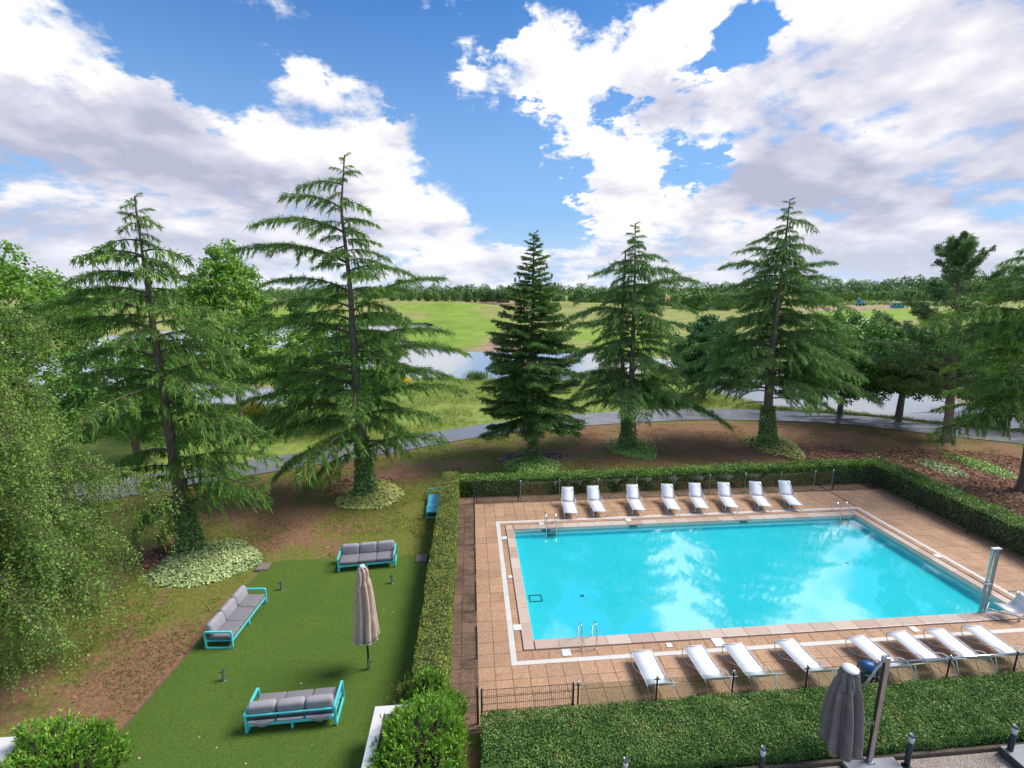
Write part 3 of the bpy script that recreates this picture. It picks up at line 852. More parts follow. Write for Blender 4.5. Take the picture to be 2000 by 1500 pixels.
# skimmer lids, skimmer mouths, floor drain, steps of the far wall
for (u_, v_, w_) in ((1.35, 7.60, .24), (-0.50, 6.41, .22), (-0.48, 3.46, .16), (-0.48, 0.63, .26), (0.92, -0.60, .28), (5.6, 7.60, .26), (4.19, -0.57, .18), (5.8, -0.58, .36), (12.5, -0.57, .24), (17.45, 3.4, .24)):
    MB().bevbox(-w_ / 2, w_ / 2, -w_ / 2, w_ / 2, 0, .018, .006, 1).build('skimmer_lid', M['white_plastic'], pool, loc=P(u_, v_, .034), rot=(0, 0, FA))
for u_ in (1.5, 5.7, 11.2):
    MF().bevbox(u_ - .2, u_ + .2, PH - .012, PH + .01, WZ + .01, -.02, .004, 1).build('skimmer_mouth', M['dark_glass'], pool)
dr = MF()
q = at(1046, 1169, -PD); du = float((q[:2] - FO) @ FU); dv = float((q[:2] - FO) @ FV)
for (x0, x1, y0, y1) in ((du - .24, du + .24, dv - .2, dv - .17), (du - .24, du + .24, dv + .17, dv + .2), (du - .24, du - .21, dv - .17, dv + .17), (du + .21, du + .24, dv - .17, dv + .17)):
    dr.box(x0, x1, y0, y1, -PD, -PD + .02)
dr.build('floor_drain', M['pool_teal'], pool)
for (u_, v_) in ((13.9, 3.9), (2.2, 2.7)):
    MF().bevbox(u_ - .06, u_ + .06, v_ - .06, v_ + .06, -PD, -PD + .02, .005, 1).build('floor_inlet', M['pool_teal'], pool)

# front service path: gravel, timber edging
MF().add([(-2.2, -9.0, .006), (22, -9.0, .006), (22, -4.55, .006), (-2.2, -4.55, .006)], [(0, 1, 2, 3)])
gb = MF().box(-2.0, 24, -9.5, -4.62, -0.05, .012)
gravel = tag(gb.build('gravel_path', M['gravel']), kind='structure')
MF().bevbox(-2.0, 16, -4.60, -4.52, -0.03, .11, .01, 1).build('timber_edging', M['timber'], gravel)
# ------------------------------------------------------------------ conifers


def cedar_branch(seed, L, mat, dens=1.0, rise=0.16, sag=0.42, wid=0.34, cl=1.0):
    """one flat, drooping cedar bough along +X with hanging sprays"""
    r = np.random.RandomState(seed)
    s = np.linspace(0, 1, 12)
    bend = r.uniform(-.12, .12)
    ax = np.stack([L * s, L * bend * s * s, L * (rise * s - sag * s ** 2.2)], 1)
    q = QB()
    q.add(qtube(ax, 0.020 * L ** .7 * (1 - s) + 0.006, 5), 1)

    def pt(t): return np.stack([np.interp(t, s, ax[:, k]) for k in range(3)], -1)
    step = 0.16 / L / dens
    BP = []; BD = []; BL = []; BW = []; TP = []; TD = []; TL = []; TW = []
    t = 0.10
    side = 1
    while t < 1.0:
        side = -side
        base = pt(np.array([t]))[0]
        l2 = L * wid * (1 - t) ** .65 * r.uniform(.55, 1.15) * min(1, t * 4.0 + .35) + 0.14 * L ** .5
        an = r.uniform(38, 66) * math.pi / 180
        d = np.array([math.cos(an), side * math.sin(an), r.uniform(-.04, .16)])
        k = max(3, int(l2 / 0.075))
        tt = (np.arange(k) + r.rand(k) * .7) / k
        sg = r.uniform(.25, .6)
        pts = base + d * (l2 * tt)[:, None]; pts[:, 2] -= sg * l2 * tt ** 2
        e = base + d * l2; e[2] -= sg * l2
        mid = base + d * l2 * .5; mid[2] -= sg * l2 * .25
        q.add(qtube(np.array([base, mid, e]), [0.011, .008, .004], 3), 1)
        m = int(5 * dens + 1)
        for c in range(m):
            BP.append(pts + r.normal(0, .018, pts.shape))
            if c < m * .6:      # the hanging fringe
                dd = d * r.uniform(.1, .5, (k, 1)) + np.array([0, 0, -1.0]) + r.normal(0, .22, (k, 3))
                BL.append(r.uniform(.18, .46, k) * cl * (.55 + .6 * tt)); BW.append(r.uniform(.022, .038, k) * cl)
            else:
                dd = d * r.uniform(.3, 1.0, (k, 1)) + np.array([0, 0, -1.0]) * r.uniform(.2, 1.0, (k, 1)) * (0.45 + tt[:, None]) + r.normal(0, .30, (k, 3))
                BL.append(r.uniform(.14, .34, k) * cl); BW.append(r.uniform(.022, .038, k) * cl)
            BD.append(dd)
        # young shoots lying on top of the bough
        TP.append(pts + np.array([0, 0, .02])); TD.append(d * .9 + r.normal(0, .35, (k, 3)) + np.array([0, 0, .12])); TL.append(r.uniform(.12, .22, k) * cl); TW.append(r.uniform(.025, .045, k) * cl)
        t += step * r.uniform(.6, 1.4)
    # leader tip
    k = int(10 * dens)
    tp = pt(r.uniform(.55, 1.0, k * 3)); BP.append(tp); BD.append(np.array([.7, 0, -.5]) + r.normal(0, .45, (k * 3, 3))); BL.append(r.uniform(.14, .3, k * 3) * cl); BW.append(r.uniform(.03, .055, k * 3) * cl)
    BP = np.concatenate(BP); BD = np.concatenate(BD)
    q.add(cards(BP, BD, r.normal(0, 1, BP.shape), np.concatenate(BL), np.concatenate(BW)), 0)
    TP = np.concatenate(TP); TD = np.concatenate(TD)
    q.add(cards(TP, TD, np.array([0, 0, 1.0]) + r.normal(0, .25, TP.shape), np.concatenate(TL), np.concatenate(TW)), 0)
    return q.mesh('bough', [mat, M['twig']])


def fir_branch(seed, L, mat):
    """stiff, dense fir bough: brush-like twigs, slightly upswept tips"""
    r = np.random.RandomState(seed); s = np.linspace(0, 1, 8)
    ax = np.stack([L * s, L * r.uniform(-.06, .06) * s * s, L * (-.10 * s + .12 * s ** 2.5)], 1)
    q = QB(); q.add(qtube(ax, .022 * L ** .7 * (1 - s) + .006, 5), 1)
    def pt(t): return np.stack([np.interp(t, s, ax[:, k]) for k in range(3)], -1)
    P_ = []; D_ = []; L_ = []; W_ = []
    t = .16; side = 1
    while t <= 1.0:
        side = -side; base = pt(np.array([t]))[0]
        l2 = L * .42 * (1 - t) ** .7 * r.uniform(.7, 1.1) + .16
        an = r.uniform(35, 60) * math.pi / 180
        d = np.array([math.cos(an), side * math.sin(an), r.uniform(-.22, .10)])
        k = max(3, int(l2 / .06)); tt = (np.arange(k) + .5) / k
        pts = base + d * (l2 * tt)[:, None]; pts[:, 2] -= .14 * l2 * tt ** 2
        q.add(qtube(np.array([base, base + d * l2]), [.010, .005], 3), 1)
        for c in range(5):
            P_.append(pts); dd = d * .8 + r.normal(0, .75, (k, 3)); D_.append(dd)
            L_.append(r.uniform(.09, .16, k)); W_.append(r.uniform(.03, .05, k))
        for c in range(2):      # side twigs
            sd = np.array([-d[1] * .6 + d[0] * .6, d[0] * .6 + d[1] * .6, -.1]) * (1 if c else -1)
            for w in (.12, .22):
                P_.append(pts + sd * w); D_.append(sd + r.normal(0, .5, (k, 3))); L_.append(r.uniform(.10, .2, k)); W_.append(r.uniform(.035, .06, k))
        t += .10 / L * r.uniform(.7, 1.3)
    k = 40; tp = pt(r.uniform(.3, 1, k)); P_.append(tp); D_.append(np.array([1., 0, .15]) + r.normal(0, .6, (k, 3))); L_.append(r.uniform(.1, .18, k)); W_.append(r.uniform(.03, .05, k))
    P_ = np.concatenate(P_); D_ = np.concatenate(D_)
    q.add(cards(P_, D_, r.normal(0, 1, P_.shape), np.concatenate(L_), np.concatenate(W_)), 0)
    return q.mesh('bough', [mat, M['twig']])


def bough_set(fn, tag_, mats):
    return {L: [fn(1000 + int(L * 10) + k * 37, L, mats) for k in range(n)] for L, n in ((1.1, 3), (2.4, 3), (4.0, 3), (6.0, 2))}


SETS = {'cedar': bough_set(cedar_branch, 'c', M['cedar']), 'cedar_blue': bough_set(lambda s, L, m: cedar_branch(s + 5, L, m, 1.1, .10, .48, .38), 'b', M['cedar_blue']),
        'fir': bough_set(fir_branch, 'f', M['fir'])}


def pick(kind, L, rn):
    ks = sorted(SETS[kind]); k = min(ks, key=lambda q: abs(math.log(q / L)))
    return rn.choice(SETS[kind][k]), L / k


def trunk_mesh(pts, rs_, mat, n=12, seed=0, knots=0):
    r = np.random.RandomState(seed); pts = np.asarray(pts, float)
    V, F = qtube(pts, rs_, n)
    V = V + r.normal(0, .012, V.shape)
    q = QB(); q.add((V, F), 0)
    return q.mesh('trunk', [mat], True)


def ivy_on(pts, rs_, z1, count, size, seed):
    r = np.random.RandomState(seed); pts = np.asarray(pts, float); rs_ = np.asarray(rs_, float)
    z = r.rand(count) ** 1.3 * z1 + .05
    c = np.stack([np.interp(z, pts[:, 2], pts[:, k]) for k in range(3)], -1); rr = np.interp(z, pts[:, 2], rs_)
    a = r.rand(count) * 6.283; n = np.stack([np.cos(a), np.sin(a), np.zeros(count)], -1)
    p = c + n * (rr + r.uniform(0, .16, count) * (1.5 - z / z1))[:, None]
    q = QB(); q.add(cards(p, n * .5 + np.array([0, 0, -.7]) + r.normal(0, .5, (count, 3)), n + r.normal(0, .4, (count, 3)), r.uniform(.7, 1.3, count) * size, r.uniform(.6, 1.0, count) * size), 0)
    return q.mesh('ivy', [M['ivy_trunk']])


class Conifer:
    def __init__(s, name, label, base, trunk_px, kind, seed, r0, cat='tree', bark_='bark'):
        s.Y = base[1]; s.rn = random.Random(seed); s.kind = kind
        s.root = empty(name, (base[0], base[1], gz(base[0], base[1])), 0, label, cat)
        s.base = np.array([base[0], base[1], 0.0])
        pts = []
        for px, py in trunk_px:
            q = atY(px, py, s.Y) - s.base; pts.append(q)
        pts = [np.array([0, 0, -.1]), *[p for p in pts if p[2] > .6]]
        pts = np.array(sorted(pts, key=lambda p: p[2]))
        z = np.linspace(pts[0][2], pts[-1][2], 26)
        s.t = np.stack([np.interp(z, pts[:, 2], pts[:, k]) for k in range(3)], -1)
        for k in (0, 1):
            s.t[:, k] = np.convolve(np.pad(s.t[:, k], 2, 'edge'), np.ones(5) / 5, 'valid')
        s.top = z[-1]
        f = np.clip(z / s.top, 0, 1)
        s.r = r0 * (1 - f) ** 1.1 + .018 + r0 * .55 * np.exp(-np.maximum(z, 0) / .35)
        s.trunk = obj('trunk', trunk_mesh(s.t, s.r, M[bark_], 12, seed), s.root)
        s.crown = None; s.count = 0

    def axis(s, z): return np.array([np.interp(z, s.t[:, 2], s.t[:, k]) for k in range(3)])

    def bough(s, z, az, L, tilt, kind=None, roll=None):
        me, sc = pick(kind or s.kind, L, s.rn)
        p = s.axis(z)
        o = obj('bough', me, s.root, loc=tuple(p), rot=(roll if roll is not None else s.rn.uniform(-.15, .15), -tilt, az), scale=sc)
        s.count += 1
        return o

    def key(s, o_px, t_px, depth=None):
        """a bough seen from the camera: foot on the trunk and tip"""
        z0 = (atY(*o_px, s.Y) - s.base)[2]
        a = s.axis(z0)
        dep = s.rn.uniform(-.22, .22) if depth is None else depth
        t = atY(*t_px, s.Y) - s.base - a
        az = math.atan2(abs(t[0]) * dep, t[0])
        L = math.hypot(t[0], t[0] * dep)
        Lr = max(L, .5)
        # templates drop by (rise - sag) of their length at the tip
        drop = {'cedar': .26, 'cedar_blue': .38, 'fir': -.02}[s.kind]
        tilt = math.atan2(t[2] + drop * Lr, Lr)
        o = s.bough(z0, az, math.hypot(Lr, t[2] * .3) * 1.04, tilt, roll=s.rn.uniform(-.12, .12))
        o.scale = (o.scale[0], o.scale[1] * s.rn.uniform(.95, 1.25), o.scale[2] * s.rn.uniform(.95, 1.15))

    def fill(s, n, z0, z1, prof, tilt, near=1.0, depth_only=True, kind=None, spread=(.72, 1.08)):
        """boughs round the trunk; prof: crown radius by height"""
        for i in range(n):
            z = z0 + (z1 - z0) * (i + s.rn.random()) / n
            az = i * 2.39996 + s.rn.uniform(-.3, .3)
            L = prof(z) * s.rn.uniform(*spread)
            if depth_only: L *= 0.62 + 0.40 * abs(math.sin(az))
            if L < .3: L = .3
            f = (z - z0) / (z1 - z0)
            if s.kind != 'fir' and math.sin(az) < -.70 and f < .75 and s.rn.random() < .65: continue   # the trunk shows on the open side
            s.bough(z, az, L, tilt(f) + s.rn.uniform(-.10, .10), kind)

    def leader(s, n=10, kind=None):
        for i in range(n):
            z = s.top - .05 - i * .17
            s.bough(z, i * 2.4, .32 + i * .06, .75 - i * .06, kind)


def lerp_prof(pts):
    zs = [p[0] for p in pts]; vs = [p[1] for p in pts]
    return lambda z: float(np.interp(z, zs, vs))


# --- second tree from the left: the tallest cedar
c = Conifer('cedar_tree', 'tallest dark cedar with long drooping boughs and a crooked top, left of the hedge', (-8.0, 24.3), [(712, 930), (706, 850), (699, 780), (692, 690), (686, 600), (681, 520), (668, 440), (664, 360), (667, 335), (680, 303)], 'cedar', 11, .33)
for a, b in (((665, 361), (588, 369)), ((664, 407), (565, 387)), ((668, 454), (526, 439)), ((662, 514), (480, 493)), ((679, 570), (534, 552)), ((682, 600), (540, 600)), ((684, 625), (538, 634)), ((687, 655), (455, 640)),
             ((666, 338), (700, 336)), ((665, 396), (718, 409)), ((668, 430), (736, 443)), ((672, 470), (736, 478)), ((676, 490), (756, 508)), ((687, 530), (803, 538)), ((688, 612), (862, 532)), ((688, 622), (792, 624)), ((692, 684), (862, 640)), ((694, 705), (889, 694)),
             ((702, 745), (874, 748)), ((708, 786), (893, 764)), ((711, 815), (850, 810)), ((714, 882), (858, 852)), ((690, 733), (455, 722)), ((700, 755), (450, 757)), ((703, 775), (476, 795)), ((706, 800), (473, 828)), ((709, 830), (455, 876)), ((711, 862), (529, 932)), ((712, 880), (575, 965)), ((666, 375), (640, 392)), ((667, 420), (700, 460)), ((670, 480), (620, 520))):
    c.key(a, b)
c.fill(46, 3.0, 15.4, lerp_prof([(3, 5.2), (7, 4.8), (9, 4.0), (11, 3.0), (13, 1.9), (15, .9), (17, .3)]), lambda f: -.02 + .22 * f)
c.leader(8)
obj('ivy', ivy_on(c.t, c.r, 3.2, 2600, .13, 4), c.root); TREE2 = c

# --- leftmost cedar
c = Conifer('cedar_tree', 'leftmost cedar with open tiered boughs behind the weeping birch', (-13.7, 18.6), [(370, 1050), (352, 960), (335, 870), (318, 760), (300, 640), (288, 560), (275, 480), (267, 420), (264, 383)], 'cedar', 12, .29)
for a, b in (((266, 425), (313, 444)), ((268, 455), (306, 470)), ((270, 468), (304, 483)), ((273, 492), (359, 503)), ((276, 505), (343, 529)), ((264, 398), (246, 408)), ((265, 415), (242, 426)), ((267, 435), (233, 453)), ((270, 470), (209, 487)),
             ((275, 500), (158, 510)), ((279, 542), (162, 548)), ((284, 575), (120, 590)), ((291, 610), (63, 614)), ((297, 645), (69, 648)), ((281, 545), (362, 545)), ((291, 620), (446, 618)), ((302, 660), (455, 668)), ((306, 690), (448, 695)), ((315, 738), (480, 716)),
             ((308, 700), (130, 706)), ((312, 730), (150, 748)), ((318, 760), (170, 790)), ((322, 790), (450, 772)), ((326, 805), (240, 828)), ((330, 830), (470, 826)), ((336, 860), (518, 850)), ((340, 880), (220, 915)), ((346, 905), (520, 908)), ((352, 940), (505, 950)), ((356, 965), (240, 1052)), ((362, 985), (498, 985)), ((366, 1000), (300, 1050))):
    c.key(a, b)
c.fill(36, 2.6, 13.0, lerp_prof([(2.6, 3.6), (6, 3.9), (9, 3.4), (11, 2.2), (13, .9), (15, .3)]), lambda f: .02 + .06 * f)
c.leader(7)
obj('ivy', ivy_on(c.t, c.r, 2.4, 1900, .12, 5), c.root)

# --- dark fir in the middle
c = Conifer('fir_tree', 'narrow dark fir with brown cones near its pointed top', (1.4, 29.9), [(1040, 880), (1039, 800), (1040, 640), (1042, 520), (1043, 455)], 'fir', 13, .26)
prof = lerp_prof([(1.6, 3.5), (3, 3.7), (5, 3.5), (7, 2.95), (9, 2.2), (10.8, 1.75), (11.4, 1.25), (12.6, .95), (13.6, .5), (14.4, .2)])
c.fill(150, 2.5, 14.2, prof, lambda f: -.20 + .46 * f, depth_only=False, spread=(.50, 1.14))
c.leader(7)
for a, b in (((1039, 790), (942, 780)), ((1039, 740), (940, 758)), ((1040, 700), (962, 712)), ((1040, 640), (965, 626)), ((1039, 770), (1142, 800)), ((1039, 800), (1140, 852)), ((1039, 790), (1125, 780)), ((1040, 660), (1118, 676)), ((1039, 810), (950, 838))): c.key(a, b, .1)
rn = random.Random(3)
cone = MB().lathe([(.012, 0), (.05, .03), (.062, .10), (.055, .18), (.02, .24)], 7).mesh('cone', M['cone'], True)
for i in range(70):
    z = rn.uniform(6.2, 12.4); a = rn.uniform(0, 6.28); L = prof(z) * rn.uniform(.75, .98); p = c.axis(z)
    obj('cone', cone, c.root, loc=(p[0] + math.cos(a) * L, p[1] + math.sin(a) * L, z + rn.uniform(0, .25)), rot=(rn.uniform(-.2, .2), rn.uniform(-.2, .2), 0), scale=rn.uniform(.8, 1.2))
obj('ivy', ivy_on(c.t, c.r, 1.9, 900, .12, 6), c.root)

# --- twin-stemmed cedar
c = Conifer('cedar_tree', 'twin-stemmed cedar right of the dark fir with round ivy patch', (8.2, 32.3), [(1224, 860), (1231, 780), (1236, 690), (1238, 600), (1241, 520), (1240, 436)], 'cedar_blue', 14, .27)
V2 = np.array([atY(px, py, 32.6) - c.base for px, py in ((1219, 862), (1216, 790), (1216, 700), (1215, 620), (1218, 560), (1222, 490))]); V2 = V2[np.argsort(V2[:, 2])]
obj('trunk', trunk_mesh(V2, np.linspace(.21, .04, len(V2)), M['bark'], 10, 8), c.root)
for a, b in (((1240, 470), (1262, 486)), ((1240, 500), (1293, 510)), ((1239, 530), (1325, 541)), ((1238, 575), (1352, 546)), ((1238, 600), (1340, 612)), ((1236, 640), (1330, 640)), ((1236, 665), (1334, 674)), ((1234, 720), (1322, 730)), ((1232, 780), (1394, 822)), ((1231, 790), (1350, 800)), ((1231, 750), (1325, 760)),
             ((1240, 480), (1222, 490)), ((1238, 510), (1196, 520)), ((1238, 535), (1167, 537)), ((1237, 580), (1140, 590)), ((1237, 612), (1120, 622)), ((1236, 650), (1117, 640)), ((1234, 690), (1107, 707)), ((1233, 735), (1112, 742)), ((1232, 770), (1125, 783)), ((1230, 790), (1140, 800))):
    c.key(a, b)
c.fill(84, 3.4, 14.4, lerp_prof([(3.4, 4.2), (6, 4.0), (8, 3.3), (10, 2.9), (11.5, 2.2), (13, 1.2), (15, .3)]), lambda f: .10 + .10 * f)
c.leader(8)
obj('ivy', ivy_on(c.t, c.r + .12, 2.6, 1700, .13, 7), c.root)

# --- large dense cedar
c = Conifer('cedar_tree', 'broad dense cedar with pale bare lower limbs behind the loungers', (18.0, 32.0), [(1498, 860), (1500, 780), (1507, 690), (1518, 600), (1530, 500), (1541, 420), (1543, 389)], 'cedar_blue', 15, .34)
for a, b in (((1538, 430), (1590, 450)), ((1534, 480), (1587, 494)), ((1526, 545), (1620, 511)), ((1522, 560), (1608, 545)), ((1520, 580), (1614, 583)), ((1518, 600), (1655, 611)), ((1514, 625), (1640, 640)), ((1510, 660), (1650, 670)), ((1507, 690), (1668, 698)), ((1504, 735), (1660, 745)), ((1503, 750), (1700, 784)), ((1502, 770), (1610, 800)),
             ((1540, 410), (1522, 430)), ((1536, 450), (1500, 462)), ((1534, 470), (1476, 474)), ((1530, 500), (1454, 494)), ((1526, 530), (1417, 527)), ((1522, 560), (1430, 566)), ((1518, 590), (1388, 606)), ((1514, 630), (1385, 652)), ((1510, 680), (1365, 690)), ((1506, 700), (1337, 733)), ((1504, 730), (1345, 760)), ((1503, 760), (1350, 792))):
    c.key(a, b)
c.fill(100, 4.0, 15.2, lerp_prof([(4, 5.2), (6, 5.2), (8, 4.5), (10, 3.5), (12, 2.4), (14, 1.1), (16, .3)]), lambda f: .14 + .06 * f)
c.leader(8)
for i, (z, s_, L) in enumerate(((4.1, -1, 2.2), (4.6, -1, 1.9), (5.2, -1, 1.7), (3.6, 1, 2.0), (3.3, -1, 2.6), (4.9, 1, 1.4))):
    p = c.axis(z); q = QB()
    pts = np.array([p, p + (s_ * L * .4, -.3, .12), p + (s_ * L * .75, -.5, .05), p + (s_ * L, -.55, -.3)])
    q.add(qtube(pts, [.06, .045, .03, .012], 6), 0); obj('bare_limb', q.mesh('bare_limb', [M['bark_pine']], True), c.root)
obj('ivy', ivy_on(c.t, c.r + .05, 3.0, 2300, .14, 9), c.root)

# --- cedar at the right edge
c = Conifer('cedar_tree', 'cedar reaching in from the right edge of the picture', (28.6, 24.9), [(2010, 950), (2014, 850), (2020, 700), (2034, 560), (2046, 470)], 'cedar', 16, .26)
for a, b in (((2036, 545), (1958, 520)), ((2030, 580), (1890, 590)), ((2026, 620), (1818, 634)), ((2024, 640), (1852, 658)), ((2022, 670), (1900, 668)), ((2020, 690), (1938, 690)), ((2018, 740), (1905, 760)), ((2017, 780), (1876, 815)), ((2016, 815), (1832, 860)), ((2015, 800), (1900, 830)), ((2015, 760), (1930, 790))): c.key(a, b)
c.fill(48, 4.2, 14.0, lerp_prof([(2.4, 4.6), (6, 4.6), (9, 3.6), (11, 2.6), (14, 1.0), (16, .4)]), lambda f: .06 + .08 * f)

# --- Scots-like pine: bare ringed trunk, tufted crown
c = Conifer('pine_tree', 'pine with bare pinkish trunk and tufted dark crown near the right edge', (32.0, 33.5), [(1851, 850), (1856, 780), (1860, 690), (1868, 600), (1876, 520), (1880, 470)], 'cedar', 17, .30, bark_='bark_pine')


def pine_branch(seed, L):
    r = np.random.RandomState(seed); q = QB()
    s = np.linspace(0, 1, 7); ax = np.stack([L * s, L * r.uniform(-.15, .15) * s ** 2, L * (.02 * s + .30 * s ** 2)], 1)
    q.add(qtube(ax, .024 * L ** .6 * (1 - s) + .009, 5), 1)
    pt = lambda t: np.array([np.interp(t, s, ax[:, k]) for k in range(3)])
    for i in range(int(12 * L ** .8) + 4):
        t = r.uniform(.28, 1.0); b = pt(t); d = norm(np.array([.6, r.uniform(-1, 1), r.uniform(-.1, .6)])); l2 = r.uniform(.15, .26) * L * (1.25 - t) + .18
        e = b + d * l2; q.add(qtube(np.array([b, e]), [.012, .006], 3), 1)
        for c_ in (e, b + d * l2 * .6, b + d * l2 * .85 + r.normal(0, .1, 3)):
            k = 22; dd = d * .5 + r.normal(0, .6, (k, 3)) + np.array([0, 0, .45])
            q.add(cards(c_ + r.normal(0, .05, (k, 3)), dd, r.normal(0, 1, (k, 3)), r.uniform(.10, .20, k), r.uniform(.022, .036, k)), 0)
    return q.mesh('bough', [M['pine'], M['twig']])


SETS['pine'] = {L: [pine_branch(300 + int(L * 10) + k, L) for k in range(4)] for L in (1.2, 2.4, 4.0)}
c.kind = 'pine'
pp = lerp_prof([(3.0, 4.4), (5, 5.2), (7, 4.6), (9, 3.6), (10.5, 2.4), (11.5, 2.0), (12.5, 1.8), (14.2, .6)])
for i in range(66):
    z = 3.6 + (13.6 - 3.6) * ((i + c.rn.random()) / 66) ** 1.45; f = (z - 3.6) / 10.5
    az = i * 2.4 + c.rn.uniform(-.3, .3)
    L = pp(z) * c.rn.uniform(.6, 1.05)
    if math.cos(az) > .3 and z < 9: L *= .6
    c.bough(z, az, L, -.16 + .85 * f ** 1.6 + c.rn.uniform(-.12, .12))
for i in range(12):
    c.bough(14.3 - i * .26, i * 2.4, .5 + i * .13, 1.25 - i * .05)
for i in range(9):
    z = 2.2 + i * .32; q = QB(); a_ = c.rn.uniform(0, 6.28); L = c.rn.uniform(1.0, 3.0); p = c.axis(z)
    pts = np.array([p, p + (math.cos(a_) * L * .5, math.sin(a_) * L * .5, -.05), p + (math.cos(a_) * L, math.sin(a_) * L, -.25)])
    q.add(qtube(pts, [.035, .022, .008], 4), 0); obj('bare_limb', q.mesh('bare_limb', [M['bark_pine']], True), c.root)
for i in range(12):      # branch-whorl rings on the trunk
    z = 1.0 + i * .62; p = c.axis(z); rr_ = float(np.interp(z, c.t[:, 2], c.r))
    MB().lathe([(rr_ * .9, -.06), (rr_ * 1.16, 0), (rr_ * .9, .06)], 12).build('bark_ring', M['bark_pine'], c.root, True, loc=tuple(p))

# ------------------------------------------------------------------ broad-leaved trees


def leaf_cloud(r, centers, rad, per, size, flat=.75):
    n = len(centers) * per
    c_ = np.repeat(centers, per, 0)
    off = norm(r.normal(0, 1, (n, 3))) * (r.rand(n, 1) ** .45) * rad
    off[:, 2] *= flat
    p = c_ + off
    nrm = norm(off) + np.array([0, 0, .5]) + r.normal(0, .5, (n, 3))
    d = np.cross(nrm, r.normal(0, 1, (n, 3)))
    return cards(p, d + np.array([0, 0, -.25]), nrm, r.uniform(.7, 1.3, n) * size, r.uniform(.55, .9, n) * size)


def broad_tree(name, label, base, h, crown_z, rx, rz, leaf, seed, clusters=260, per=60, size=.15, crad=.55, trunk_r=.16, stems=1, cat='tree', group=None, bark_='bark', shape=1.0):
    r = np.random.RandomState(seed); z0 = gz(base[0], base[1])
    root = empty(name, (base[0], base[1], z0), 0, label, cat, group)
    cen = norm(r.normal(0, 1, (clusters, 3))) * (r.uniform(.30, 1.0, (clusters, 1)) ** .55)
    cen += r.normal(0, .07, cen.shape)
    taper = 1 - np.maximum(cen[:, 2:3], 0) * (1 - shape)
    cen = cen * np.array([rx, rx, rz]) * np.concatenate([taper, taper, np.ones_like(taper)], 1)
    cen[:, 2] += crown_z
    tq = QB()
    for k in range(stems):
        a_ = k * 2.1 + r.rand(); lean = (0 if stems == 1 else .35)
        tp = np.array([[0, 0, -.1], [math.cos(a_) * lean * .3, math.sin(a_) * lean * .3, crown_z * .45], [math.cos(a_) * lean * rx, math.sin(a_) * lean * rx, crown_z * .9], [math.cos(a_) * lean * rx * 1.3, math.sin(a_) * lean * rx * 1.3, h * .93]])
        tq.add(qtube(tp, np.array([1.25, .9, .55, .12]) * trunk_r, 8), 0)
    for i in range(0, clusters, 4):
        e = cen[i]; zs = max(crown_z - rz * .9, min(e[2] - rx * .25, h * .8)) * r.uniform(.75, 1.0)
        b = np.array([0, 0, zs]); m_ = b * .45 + e * .55 + np.array([0, 0, .15])
        tq.add(qtube(np.array([b, m_, e]), [trunk_r * .26, trunk_r * .14, .012], 4), 0)
    obj('trunk', tq.mesh('trunk', [M[bark_]], True), root)
    q = QB(); q.add(leaf_cloud(r, cen, crad, per, size), 0)
    obj('crown', q.mesh('crown', [M[leaf]]), root)
    return root


def ground_at(px, py, z=0): q = at(px, py, z); return (q[0], q[1])


broad_tree('leafy_tree', 'light green broadleaf tree at the far left edge above the birch', (-33, 31), 13.5, 9.2, 5.2, 4.2, 'light_leaf', 21, 330, 60, .24, .62, .2, 2)
broad_tree('leafy_tree', 'slender light green tree rising right behind the leftmost cedar', (-21.2, 36), 14.2, 9.2, 3.2, 5.2, 'light_leaf', 22, 300, 62, .23, .58, .15, 3, shape=.6)
broad_tree('leafy_tree', 'green bushy tree low behind the leftmost cedar', (-24, 29), 8.2, 5.0, 4.0, 3.2, 'mid_leaf', 23, 240, 60, .22, .6, .16, 2)
broad_tree('leafy_tree', 'dark leafy tree standing behind the tallest cedar', (-12.0, 38), 8.8, 5.2, 3.2, 3.6, 'mid_leaf', 24, 220, 60, .22, .55, .15)
broad_tree('leafy_tree', 'yellow green leafy tree between the two left cedars by the water', (-17.5, 40), 8.0, 4.6, 3.0, 3.4, 'light_leaf', 25, 200, 60, .22, .55, .14)
broad_tree('round_tree', 'round dark green tree beside the lake left of the dense cedar', (19.6, 47.5), 8.4, 4.8, 3.5, 3.4, 'maple_leaf', 26, 420, 70, .20, .52, .2)
b_ = ground_at(1640, 806); broad_tree('maple_tree', 'bright green spreading tree right of the dense cedar', b_, 9.4, 5.3, 5.0, 3.9, 'mid_leaf', 27, 420, 62, .24, .6, .2)
b_ = ground_at(1755, 815); broad_tree('maple_tree', 'dark trunked spreading tree standing across the path below the pine', b_, 8.6, 5.4, 5.2, 2.9, 'mid_leaf', 28, 400, 62, .24, .6, .24)
b_ = ground_at(1960, 815); broad_tree('maple_tree', 'dark leafy tree on the lake shore behind the right edge cedar', b_, 9.5, 5.6, 5.2, 3.9, 'maple_leaf', 29, 360, 62, .24, .6, .22)
b_ = ground_at(2080, 800); broad_tree('leafy_tree', 'dark tree mass above the right edge cedar by the lake', b_, 13.0, 8.0, 5.5, 4.6, 'mid_leaf', 30, 300, 60, .26, .7, .22)

